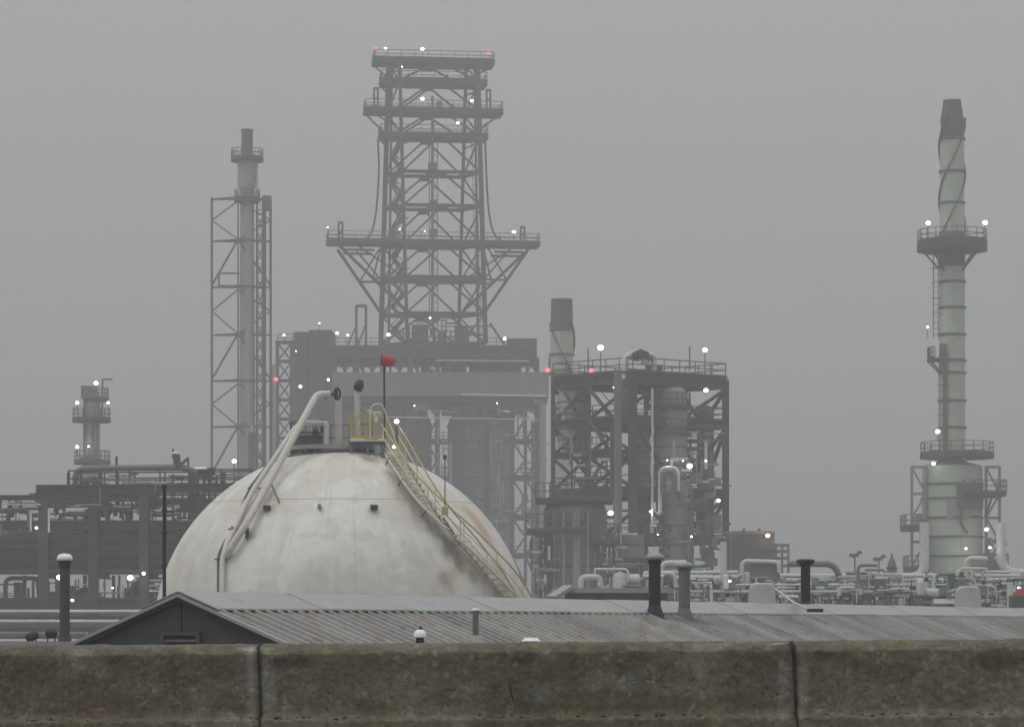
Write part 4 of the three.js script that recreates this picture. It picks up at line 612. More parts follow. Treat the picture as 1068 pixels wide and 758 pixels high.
{
  const d = 300, S = site('heater_chimney', 'tall pale green-grey chimney with spiral strakes on a round heater at the right', 'chimney', 993.5, d), g = S.g, s = S.s, Y = py => EYE + (HY - py) * s;
  const cx = S.V(993.5, 0).x;
  // one shell course after another, bands between
  const r = py => (py < 240 ? 12.6 : 12.9 + (py - 240) * 0.004) * s;
  const cuts = [145, 179, 212, 246, 277, 294, 321, 349, 376, 389, 418, 446, 480];
  for (let k = 1; k < cuts.length; k++) lathe(g, 'shell_course', [[r(cuts[k]), Y(cuts[k])], [r(cuts[k]) + 0.001, Y(cuts[k - 1]) - 0.02]], M.stack, cx, 0, 0, 32);
  for (let k = 0; k < cuts.length - 1; k++) lathe(g, 'stiffening_ring', [[r(cuts[k]) - 0.02, -0.13], [r(cuts[k]) + 0.14, -0.1], [r(cuts[k]) + 0.14, 0.1], [r(cuts[k]) - 0.02, 0.13]], M.greySteel, cx, Y(cuts[k]), 0, 32);
  lathe(g, 'tip', [[11.6 * s, Y(145)], [12.0 * s, Y(124)], [11.4 * s, Y(121)], [9.3 * s, Y(106)], [9.4 * s, Y(104.5)], [7.6 * s, Y(104.5)], [7.8 * s, Y(112)], [0, Y(112)]], M.stackCap, cx, 0, 0, 32);
  lathe(g, 'tip_ring', [[12.2 * s, Y(126)], [12.6 * s, Y(125.5)], [12.6 * s, Y(124.5)], [11.8 * s, Y(124)]], M.greySteel, cx, 0, 0, 32);
  for (let k = 0; k < 3; k++) strake(g, cx, 0, 12.3 * s, Y(243), Y(123), 2.5 + k * 2.094, -4.6, 0.22, M.greySteel);
  ringPlatform(g, cx, Y(252), 0, 13 * s, 36.5 * s, M.deck, 0.95, 4); lathe(g, 'collar', [[13.2 * s, Y(277)], [13.5 * s, Y(276)], [13.6 * s, Y(262)], [13.6 * s, Y(243)], [13 * s, Y(242)]], M.greySteel, cx, 0, 0, 28);
  ladder(g, S.V(976.5, 352, 0.3), S.V(976.5, 262, 0.3), 0.5); ringPlatform(g, cx, Y(374), 0, 12.5 * s, 26 * s, M.deck, 0.3, 2, 2.5, 3.7); ladder(g, S.V(982.5, 474, 1.2), S.V(982.5, 375, 1.2), 0.5); rod(g, 'downpipe', S.V(986, 474, 1.35), S.V(986, 366, 1.35), 0.45, M.greySteel); { const p = S.V(984, 368, 1.4); slab(g, 'box', p.x, p.y, 1.4, 0.7, 1.8, 0.4, M.greySteel); }
  // heater drum below
  lathe(g, 'heater_shell', [[31.5 * s, 0], [31.5 * s, Y(488)], [30.5 * s, Y(486)], [16 * s, Y(482)], [13 * s, Y(476)]], M.stack, cx, 0, 0, 44);
  for (const py of [600, 580, 560, 540, 520, 505]) lathe(g, 'stiffening_ring', [[31.5 * s, -0.1], [31.5 * s + 0.13, -0.08], [31.5 * s + 0.13, 0.08], [31.5 * s, 0.1]], M.greySteel, cx, Y(py), 0, 44);
  ringPlatform(g, cx + 0.5, Y(473), 0, 13 * s, 38.5 * s, M.deck, 0.5, 2);
  { const p = S.V(1000, 530, 3); slab(g, 'access_door', p.x, p.y, 3.04, 2.2, 2.0, 0.16, M.vessel); slab(g, 'duct', S.V(1012, 515, 3).x, Y(518), 2.85, 2.6, 2.6, 0.9, M.greySteel); pipe(g, 'elbow_pipe', [S.V(1004, 528, 3.2), S.V(1002, 545, 3.2), S.V(1010, 556, 3.2)], 0.25, M.greySteel); }
  for (const [x0, x1, mt] of [[951.5, 966, 0], [1029, 1043, 0]]) { const ys = [487, 515, 540, 565, 590, 615]; for (const x of [x0, x1]) for (const z of [1.5, -1.5]) bar(g, 'column', S.G(x, z), S.V(x, 486, z), 0.26, 0.26, M.galv, BOX); for (let k = 0; k < ys.length; k++) for (const z of [1.5, -1.5]) { bar(g, 'beam', S.V(x0, ys[k], z), S.V(x1, ys[k], z), 0.2, 0.26, M.galv, BOX); if (k) bar(g, 'brace', S.V(k % 2 ? x0 : x1, ys[k - 1], z), S.V(k % 2 ? x1 : x0, ys[k], z), 0.18, 0.18, M.galv, BOX); } }
  const sq = (x0, x1, py, z0, z1) => { const p = new THREE.Group(); p.name = 'platform'; g.add(p); const a = S.V(x0, py, z1), b = S.V(x1, py, z1); slab(p, 'deck', (a.x + b.x) / 2, a.y - 0.15, (z0 + z1) / 2, b.x - a.x, 0.5, z1 - z0, M.deck); railing(p, [V3(a.x, a.y, z0), V3(a.x, a.y, z1), V3(b.x, b.y, z1), V3(b.x, b.y, z0)], M.rail, 1.2, 0.09, 1.1); };
  sq(1007, 1050.5, 513, -1.5, 4); sq(945.5, 962, 549, -1.5, 3); sq(948, 968, 592, -1, 3); sq(1030, 1052, 590, -1, 3);
  bar(g, 'brace', S.V(1028, 540, 3.4), S.V(1036, 515, 3.4), 0.2, 0.2, M.steel, BOX);
  pipe(g, 'duct_pipe', [S.V(964.5, 545, 3.2), S.V(964.5, 601, 3.4), S.V(936, 603.5, 3.4)], 0.95, M.pipe, 1.6, 16); pipe(g, 'duct_pipe', [S.V(1044.5, 545, 3.2), S.V(1044.5, 598, 3.4), S.V(1110, 598, 3.4)], 0.95, M.pipe, 1.8, 16);
  { const m = new MB(), q = rng(77); for (let k = 0; k < 40; k++) { const x = 1030 + q() * 12, y = 560 + q() * 60, a = S.V(x, y, 2 + q()); m.bar(a, a.clone().add(q() > 0.5 ? V3(0.4 + q() * 0.8, 0, 0) : V3(0, -0.6 - q() * 1.4, 0)), 0.12 + q() * 0.3).tint(TINT[1 + k % 2]); } m.stuff('burner_pipework', g); }
  for (const [x, y, z, sz, po] of [[968.5, 232.5, 2, 0.5, 2], [1028, 232, 2, 0.55, 2], [968, 341, 2, 0.28, 1], [978.5, 450, 3, 0.5, 1], [974, 483.5, 3, 0.42, 0], [1029.5, 552, 4, 0.42, 0], [1008, 572, 4, 0.28, 0], [1033, 571, 4, 0.3, 0]]) floodlight(g, S.V(x, y, z), sz, 'White', po);
}
{
  const d = 330, S = site('short_chimney', 'pale chimney with dark tip showing behind the braced steel frame', 'chimney', 586, d), g = S.g, s = S.s, Y = py => EYE + (HY - py) * s;
  const cuts = [344, 370, 390, 440, 490, 540]; for (let k = 1; k < cuts.length; k++) lathe(g, 'shell_course', [[12 * s, Y(cuts[k])], [12 * s, Y(cuts[k - 1]) - 0.02]], M.stack, 0, 0, 0, 32);
  lathe(g, 'shell_course', [[12 * s, 0], [12 * s, Y(540) - 0.02]], M.stack, 0, 0, 0, 32);
  lathe(g, 'tip', [[12 * s, Y(344)], [11.4 * s, Y(336.3)], [11.7 * s, Y(336)], [11.7 * s, Y(329)], [11 * s, Y(313)], [11.5 * s, Y(312)], [9.4 * s, Y(312)], [9.5 * s, Y(318)], [0, Y(318)]], M.stackCap, 0, 0, 0, 32);
  for (const py of [344, 370, 390]) lathe(g, 'stiffening_ring', [[12 * s, -0.12], [12 * s + 0.14, -0.1], [12 * s + 0.14, 0.1], [12 * s, 0.12]], M.greySteel, 0, Y(py), 0, 32);
  for (let k = 0; k < 3; k++) strake(g, 0, 0, 11.9 * s, Y(392), Y(338), 0.6 + k * 2.094, 2.2, 0.24, M.greySteel);
  floodlight(g, S.V(571.5, 386, 3), 0.55, 'Red', 1); rod(g, 'beacon_bracket', S.V(576, 388, 1), S.V(571.5, 388, 2.9), 0.15, M.steel);
}
// ---------------------------------------------------------------- braced steel frame with vessels (right of the tank)
{
  const d = 250, S = site('reactor_frame', 'dark braced steel frame holding pale vessels, with railed top deck', 'process structure', 660, d), g = S.g, s = S.s, Y = py => EYE + (HY - py) * s;
  // near corner at column 660; one face runs back to the left (577), the other back to the right (757)
  const zN = 3.2, zL = -2.9, zR = -3.0, N = p => S.V(660, p, zN), Lf = p => S.V(577, p + 0, zL), Rt = p => S.V(757, p, zR);
  const yAt = (py) => EYE + (HY - py) * (d - zN) / F;          // heights are read at the near corner
  const n = V3(S.V(660, 0, zN).x, 0, zN), l = V3(S.V(577, 0, zL).x, 0, zL), r = V3(S.V(757, 0, zR).x, 0, zR), f = l.clone().add(r).sub(n), m = n.clone().lerp(l, 0.56), fm = r.clone().lerp(f, 0.56);
  const at = (c, py) => c.clone().setY(yAt(py));
  for (const [c, w] of [[n, 0.74], [l, 0.36], [r, 0.56], [f, 0.36], [m, 0.54], [fm, 0.36]]) { let p = 640; for (const q of [600, 560, 510, 470, 438, 390]) { bar(g, 'column', q === 600 ? c.clone() : at(c, p), at(c, q), w, w, anySteel()); p = q; } }
  const lev = [[393, 1.05], [438, 0.75], [471, 0.5], [512, 0.85], [561, 0.8], [602, 0.8]];
  const edges = [[n, m], [m, l], [n, r], [r, fm], [fm, f], [f, l]];
  lev.forEach(([py, h], k) => {
    for (const [a, b] of edges) { if (k === 2 && (a === n && b === r || a === r)) continue; bar(g, 'beam', at(a, py), at(b, py), 0.5, h, anySteel()); }
    if (k !== 2) bar(g, 'beam', at(m, py), at(fm, py), 0.4, h * 0.8, anySteel());
  });
  const vbrace = (a, b, y0, y1, w = 0.25) => { const mid = a.clone().lerp(b, 0.5); for (const e of [a, b]) bar(g, 'brace', at(e, y0), at(mid, y1), w, w, anySteel()); };
  for (const [a, b] of [[n, r], [f, l], [r, fm]]) { vbrace(a, b, 400, 436); vbrace(a, b, 442, 509); vbrace(a, b, 516, 559); }
  for (const [a, b] of [[m, l], [n, m]]) { bar(g, 'brace', at(a, 400), at(b, 436), 0.22, 0.22, anySteel()); bar(g, 'brace', at(b, 442), at(a, 470), 0.22, 0.22, anySteel()); bar(g, 'brace', at(a, 442), at(b, 470), 0.2, 0.2, anySteel()); bar(g, 'brace', at(a, 474), at(b, 509), 0.22, 0.22, anySteel()); bar(g, 'brace', at(b, 474), at(a, 509), 0.22, 0.22, anySteel()); }
  // decks: parallelogram slabs
  const quad = (nm, a, b, c, e, y, t, mat, parent = g) => { const sh = new THREE.Shape(); [a, b, c, e].forEach((p, i) => i ? sh.lineTo(p.x, -p.z) : sh.moveTo(p.x, -p.z)); sh.closePath(); const eg = new THREE.ExtrudeGeometry(sh, { depth: t, bevelEnabled: false }); eg.rotateX(-Math.PI / 2); const uv = eg.attributes.uv; for (let i = 0; i < uv.count; i++) uv.setXY(i, uv.getX(i) / 6, uv.getY(i) / 6); const o = mesh(nm, eg, mat, parent); o.position.y = y - t; return o; };
  quad('top_deck', l, n, r, f, yAt(387), 0.25, M.deck);
  const rim = p => [l, n, r, f].map(c => c.clone().setY(yAt(p)));
  railing(g, rim(387), M.rail, 1.15, 0.085, 1.6, true);
  quad('mid_deck', l, n, n.clone().lerp(r, 0.18), l.clone().lerp(f, 0.18), yAt(434), 0.2, M.deck); quad('mid_deck', n.clone().lerp(r, 0.75), r, f, l.clone().lerp(f, 0.75), yAt(434), 0.2, M.deck); railing(g, rim(434), M.rail, 1.1, 0.08, 1.5, true);
  quad('low_deck', l, n, r, f, yAt(509), 0.25, M.deck); railing(g, rim(509), M.rail, 1.1, 0.08, 1.5, true); quad('base_deck', l, n, r, f, yAt(559), 0.25, M.deck); railing(g, rim(559), M.rail, 1.1, 0.08, 1.5, true);
  // solid plates in the near bay
  { const a = at(n, 402), b = at(n.clone().lerp(m, 0.34), 436); const o = mesh('stiffening_plate', boxM(a.distanceTo(b.clone().setY(a.y)), Math.abs(a.y - b.y), 0.12), M.steelB, g); o.position.copy(a).lerp(b, 0.5); o.rotation.y = Math.atan2(-(b.z - a.z), b.x - a.x); }
  // vessels inside
  const vess = (px, z, rp, y0, y1, mat, nm = 'vessel') => { const G = new THREE.Group(); G.name = nm; g.add(G); const p = S.V(px, 500, z), R = rp * s, a = Y(y0), b = Y(y1); lathe(G, 'shell', [[R * 0.3, a], [R, a + R * 0.4], [R, b - R * 0.55], [R * 0.82, b - R * 0.25], [R * 0.4, b - R * 0.04], [0, b]], mat, p.x, 0, z, 36); for (let k = 1; k < 5; k++) lathe(G, 'band', [[R - 0.02, -0.07], [R + 0.07, -0.06], [R + 0.07, 0.06], [R - 0.02, 0.07]], M.vesselDark, p.x, a + (b - a) * k / 5.4, z, 36); return G; };
  vess(698, -0.4, 19, 505, 400, M.vessel); vess(706, 0.2, 18, 608, 500, M.vesselTan); vess(736, -3, 9, 560, 420, M.vesselDark); vess(668, 0.2, 10, 560, 440, M.vesselDark); vess(598, -3, 16, 470, 398, M.stack, 'vessel');
  for (const [px, py, r0] of [[698, 424, 23], [698, 452, 23], [706, 530, 22]]) ringPlatform(g, S.V(px, py, -0.2).x, Y(py), -0.2, 18 * s, r0 * s, M.deck, 0.2, 0);
  pipe(g, 'overhead_pipe', [S.V(652, 395, 2.5), S.V(652, 372, 2.5), S.V(664, 368, 2), S.V(664, 376, 1.8)], 0.55, M.pipe, 0.8, 14); pipe(g, 'overhead_pipe', [S.V(672, 380, 2), S.V(672, 370, 2), S.V(682, 370, 1.5), S.V(682, 387, 1.5)], 0.55, M.pipe, 0.8, 14); pipe(g, 'overhead_pipe', [S.V(655, 371, 1.6), S.V(680, 372, 1.6)], 0.65, M.pipeDark); for (const x of [663, 668, 673]) valve(g, S.V(x, 371 - (x === 668 ? 2 : 0), 2.2), 0.4, M.darkSteel, false);
  { const p = S.V(682, 384, 1); slab(g, 'equipment_skid', p.x, p.y, 1, 17 * s, 6 * s, 1.2, M.steel); }
  pipe(g, 'riser_pipe', [S.G(644.5, 4), S.V(644.5, 386, 4)], 0.68, M.pipeMid, 1, 14); pipe(g, 'thin_pipe', [S.V(680.5, 548, 4.2), S.V(680.5, 405, 4.2)], 0.2, M.pipe); pipe(g, 'thin_pipe', [S.V(638.5, 509, 3), S.V(638.5, 442, 3)], 0.35, M.steelB);
  pipe(g, 'loop_pipe', [S.V(688.5, 535, 4), S.V(688.5, 488, 4), S.V(707, 488, 4), S.V(707, 512, 4)], 0.36, M.pipe, 0.6, 12); pipe(g, 'loop_pipe', [S.V(692, 515, 4.3), S.V(692, 492, 4.3), S.V(703.5, 492, 4.3), S.V(703.5, 512, 4.3)], 0.45, M.vesselDark, 0.5, 12); pipe(g, 'thin_pipe', [S.V(702, 545, 4.6), S.V(702, 498, 4.6)], 0.22, M.pipeMid);
  for (const [x0, x1, y] of [[706, 736, 460], [706, 736, 469], [702, 724, 492], [712, 734, 480], [703, 722, 535], [716, 748, 548]]) { bar(g, 'walkway', S.V(x0, y, -1), S.V(x1, y, -1), 0.9, 0.18, M.deck, BOX); railing(g, [S.V(x0, y, -0.5), S.V(x1, y, -0.5)], M.rail, 1.1, 0.08, 1); }
  for (const [x0, x1, y, z] of [[614, 638, 470, 0], [580, 612, 434, -3], [600, 640, 500, 1], [614, 640, 540, 1]]) { bar(g, 'walkway', S.V(x0, y, z), S.V(x1, y, z), 0.9, 0.18, M.deck, BOX); railing(g, [S.V(x0, y, z + 0.4), S.V(x1, y, z + 0.4)], M.rail, 1.1, 0.08, 1); }
  for (const [x0, y0, x1, y1, z] of [[612, 434, 636, 470, 0.5], [636, 471, 612, 508, 0.5], [612, 402, 638, 434, 0.5], [585, 402, 603, 434, -2]]) { const a = S.V(x0, y0, z), b = S.V(x1, y1, z), up = V3(0, 1, 0); bar(g, 'stair_stringer', a, b, 0.7, 0.28, M.rail, BOX); bar(g, 'stair_rail', a.clone().add(up), b.clone().add(up), 0.08, 0.08, M.rail, BOX); }
  { const q = rng(91), mb = new MB(); for (let k = 0; k < 190; k++) { const x = q() > 0.35 ? 665 + q() * 82 : 585 + q() * 60, y = 445 + q() * 150, a = S.V(x, y, -1 + q() * 3.4), h = q() > 0.5; mb.bar(a, a.clone().add(h ? V3(0.5 + q() * 1.6, 0, 0) : V3(0, -0.5 - q() * 2.6, 0)), 0.08 + q() * 0.16).tint(TINT[q() > 0.8 ? 0 : 1 + k % 3]); } mb.stuff('small_pipework', g);
    for (let k = 0; k < 30; k++) { const x = q() > 0.4 ? 722 + q() * 28 : 664 + q() * 24, y = 498 + q() * 105, p = S.V(x, y, 0 + q() * 3); slab(g, 'equipment_box', p.x, p.y, p.z, 0.3 + q() * 0.8, 0.3 + q() * 0.9, 0.6, q() > 0.6 ? M.vesselDark : q() > 0.5 ? M.greySteel : M.steelB); }
    for (let k = 0; k < 14; k++) valve(g, S.V(668 + q() * 78, 515 + q() * 80, 3.4), 0.2, M.darkSteel, q() > 0.4); }
  for (const [x, y0, y1] of [[613.5, 387, 363], [719.5, 387, 361]]) rod(g, 'mast', S.V(x, y0, 2), S.V(x, y1, 2), 0.12, M.rail);
  for (const [x, y, z, sz, k, po] of [[626.5, 362.5, 2, 0.55, 'White', 2.2], [735.5, 365, -1, 0.45, 'White', 2], [617, 386.5, 2.5, 0.38, 'Red', 0.2], [736.5, 407, -2, 0.42, 'White', 0.4], [641.5, 404, 2.6, 0.34, 'White', 0], [719.5, 486, 3.8, 0.5, 'White', 0], [712.5, 480.5, 3.5, 0.15, 'White', 0], [736.5, 480.5, 2.5, 0.2, 'White', 0], [749.5, 522, 2, 0.36, 'White', 0], [678.5, 533.5, 4.2, 0.22, 'White', 0], [721.5, 559.5, 4, 0.2, 'White', 0], [696, 480, 4, 0.16, 'White', 0], [637, 535, 5, 0.48, 'White', 0], [686.5, 557.5, 4, 0.14, 'White', 0], [567.5, 521, 5, 0.3, 'White', 0]]) floodlight(g, S.V(x, y, z), sz, k, po);
}
{ // squat drum in front of the frame
  const d = 236, S = site('settling_drum', 'broad grey upright drum with walkways at the foot of the braced frame', 'vessel', 600, d), g = S.g, s = S.s, Y = py => EYE + (HY - py) * s;
  lathe(g, 'shell', [[33 * s, 0], [33 * s, Y(533)], [30 * s, Y(526)], [16 * s, Y(519)], [0, Y(517)]], M.vesselDark, 0, 0, 0, 44);
  for (const py of [545, 566, 590]) lathe(g, 'band', [[33 * s, -0.09], [33 * s + 0.1, -0.07], [33 * s + 0.1, 0.07], [33 * s, 0.09]], M.greySteel, 0, Y(py), 0, 44);
  for (const [a, w] of [[1.95, 0.5], [1.55, 1.3], [1.2, 0.5], [2.3, 0.4]]) rod(g, 'down_pipe', V3(Math.cos(a) * 33.5 * s, 0, Math.sin(a) * 33.5 * s), V3(Math.cos(a) * 33.5 * s, Y(534), Math.sin(a) * 33.5 * s), w * 0.5, M.vessel);
  const sq = (x0, x1, py, z0, z1) => { const p = new THREE.Group(); p.name = 'platform'; g.add(p); const a = S.V(x0, py, z1), b = S.V(x1, py, z1); slab(p, 'deck', (a.x + b.x) / 2, a.y - 0.12, (z0 + z1) / 2, b.x - a.x, 0.35, z1 - z0, M.deck); railing(p, [V3(a.x, a.y, z0), V3(a.x, a.y, z1), V3(b.x, b.y, z1), V3(b.x, b.y, z0)], M.rail, 1.3, 0.075, 0.8); };
  sq(549, 572, 553, -1, 2.2); sq(559, 576, 521, -1, 2); sq(616, 646, 564, -1, 2.4); sq(574, 640, 520, -2.6, 2.6); sq(568, 612, 552, 2.8, 3.4);
  for (const x of [564, 573]) { bar(g, 'post', S.G(x, 2), S.V(x, 553, 2), 0.22, 0.22, M.steel, BOX); } for (const x of [622, 640]) bar(g, 'post', S.G(x, 2), S.V(x, 564, 2), 0.22, 0.22, M.steel, BOX);
  { const q = rng(12), m = new MB(); for (let k = 0; k < 90; k++) { const x = q() > 0.5 ? 552 + q() * 24 : 618 + q() * 34, a = S.V(x, 556 + q() * 62, 1 + q() * 1.5); m.bar(a, a.clone().add(q() > 0.5 ? V3(0.5 + q(), 0, 0) : V3(0, -0.5 - q() * 1.6, 0)), 0.08 + q() * 0.14).tint(TINT[k % 4]); } m.stuff('small_pipework', g); }
  const B = site('hopper', 'plain grey tapered hopper with snow-dusted rim beside the broad drum', 'hopper', 658, 240), k = B.s; { const y0 = B.V(658, 582).y, y1 = B.V(658, 558).y; const h = mesh('bin', new THREE.CylinderGeometry(20 * k * 0.92, 20 * k, y1 - y0, 4, 1), M.panel, B.g); h.rotation.y = Math.PI / 4; h.position.y = (y0 + y1) / 2; slab(B.g, 'skirt', 0, y0 / 2, 0, 34 * k, y0, 34 * k, M.panelDark); slab(B.g, 'rim', -4 * k, y1 + 0.08, 0, 22 * k, 0.14, 1.7, M.snow); }
}
{ // dark building and stair frame at its right
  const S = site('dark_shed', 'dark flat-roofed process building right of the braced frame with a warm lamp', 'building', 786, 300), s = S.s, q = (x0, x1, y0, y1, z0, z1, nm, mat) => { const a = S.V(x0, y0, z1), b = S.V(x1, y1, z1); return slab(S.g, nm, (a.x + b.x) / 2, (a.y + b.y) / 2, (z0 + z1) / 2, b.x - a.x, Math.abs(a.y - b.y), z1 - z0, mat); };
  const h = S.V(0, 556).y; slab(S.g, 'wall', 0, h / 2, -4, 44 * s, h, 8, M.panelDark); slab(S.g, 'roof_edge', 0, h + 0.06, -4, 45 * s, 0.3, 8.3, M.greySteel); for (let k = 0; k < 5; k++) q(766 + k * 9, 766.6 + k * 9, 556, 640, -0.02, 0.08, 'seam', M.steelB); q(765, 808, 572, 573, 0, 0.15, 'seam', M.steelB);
  for (const x of [776, 792]) rod(S.g, 'stub', S.V(x, 556, -1), S.V(x, 551, -1), 0.3, M.rail); floodlight(S.g, S.V(801, 558.5, 0.6), 0.5, 'Warm', 0, 6);
  for (const x of [809.5, 816, 822.5]) for (const z of [-1, -4]) bar(S.g, 'column', S.G(x, z), S.V(x, 568, z), 0.22, 0.22, M.greySteel, BOX); for (const y of [568.5, 575, 582, 590]) for (const z of [-1, -4]) bar(S.g, 'beam', S.V(808, y, z), S.V(823.5, y, z), 0.2, 0.3, M.greySteel, BOX);
  for (const [px, py, d, l] of [[892, 579, 290, 'left of two dark unlit lamp posts against the sky right of the plant'], [917, 583, 290, 'right of two dark unlit lamp posts against the sky right of the plant']]) {
    const L = site('lamp_post', l, 'lamp post', px, d, 'unlit lamp posts on the skyline'), p = L.V(px, py); rod(L.g, 'pole', V3(0, 0, 0), p, 0.16, M.rail); for (const x of [-0.32, 0.1, 0.42]) { const o = mesh('lamp_head', HOOD, M.steelC, L.g); o.scale.set(0.55, 0.7, 0.7); o.position.set(x, p.y + (x > 0.3 ? 0.25 : 0), 0); o.rotation.z = x; }
  }
  const T = site('flare_knock_out', 'dark slender cone-topped vessel with white dome beside it, right of the lamp posts', 'vessel', 931.5, 215), k = T.s, Y = py => T.V(931, py).y;
  lathe(T.g, 'cone', [[8 * k, Y(615)], [7.5 * k, Y(604)], [5.5 * k, Y(596)], [4 * k, Y(586)], [1.2 * k, Y(581)], [1 * k, Y(577)], [0, Y(576.5)]], M.vesselDark, 0, 0, -0.5, 20); lathe(T.g, 'skirt', [[8 * k, 0], [8 * k, Y(615)]], M.pipeGrey, 0, 0, -0.5, 20); lathe(T.g, 'dome', [[6.5 * k, 0], [6.5 * k, Y(618)], [5 * k, Y(612)], [2 * k, Y(608)], [0, Y(607.5)]], M.pipe, 0, 0, 1.2, 20); for (const py of [600, 592]) lathe(T.g, 'ring', [[5 * k, -0.06], [6.6 * k, 0], [5 * k, 0.06]], M.steel, 0, Y(py), -0.5, 18);
}
{ // low flat roof between tank and vents
  const S = site('low_roof_annex', 'low dark annex with pale flat roof edge just behind the warehouse ridge', 'building', 640, 96), s = S.s, y0 = S.V(0, 613).y;
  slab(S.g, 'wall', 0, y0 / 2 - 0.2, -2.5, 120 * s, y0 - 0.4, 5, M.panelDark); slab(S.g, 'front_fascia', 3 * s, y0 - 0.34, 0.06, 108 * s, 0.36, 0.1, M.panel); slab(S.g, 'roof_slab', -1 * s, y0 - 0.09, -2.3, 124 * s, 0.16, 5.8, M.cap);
  const e = bar(S.g, 'roof_slope', S.V(593, 612, 0.5), S.V(575, 623.5, 1.2), 0.4, 0.12, M.cap, BOX);
}
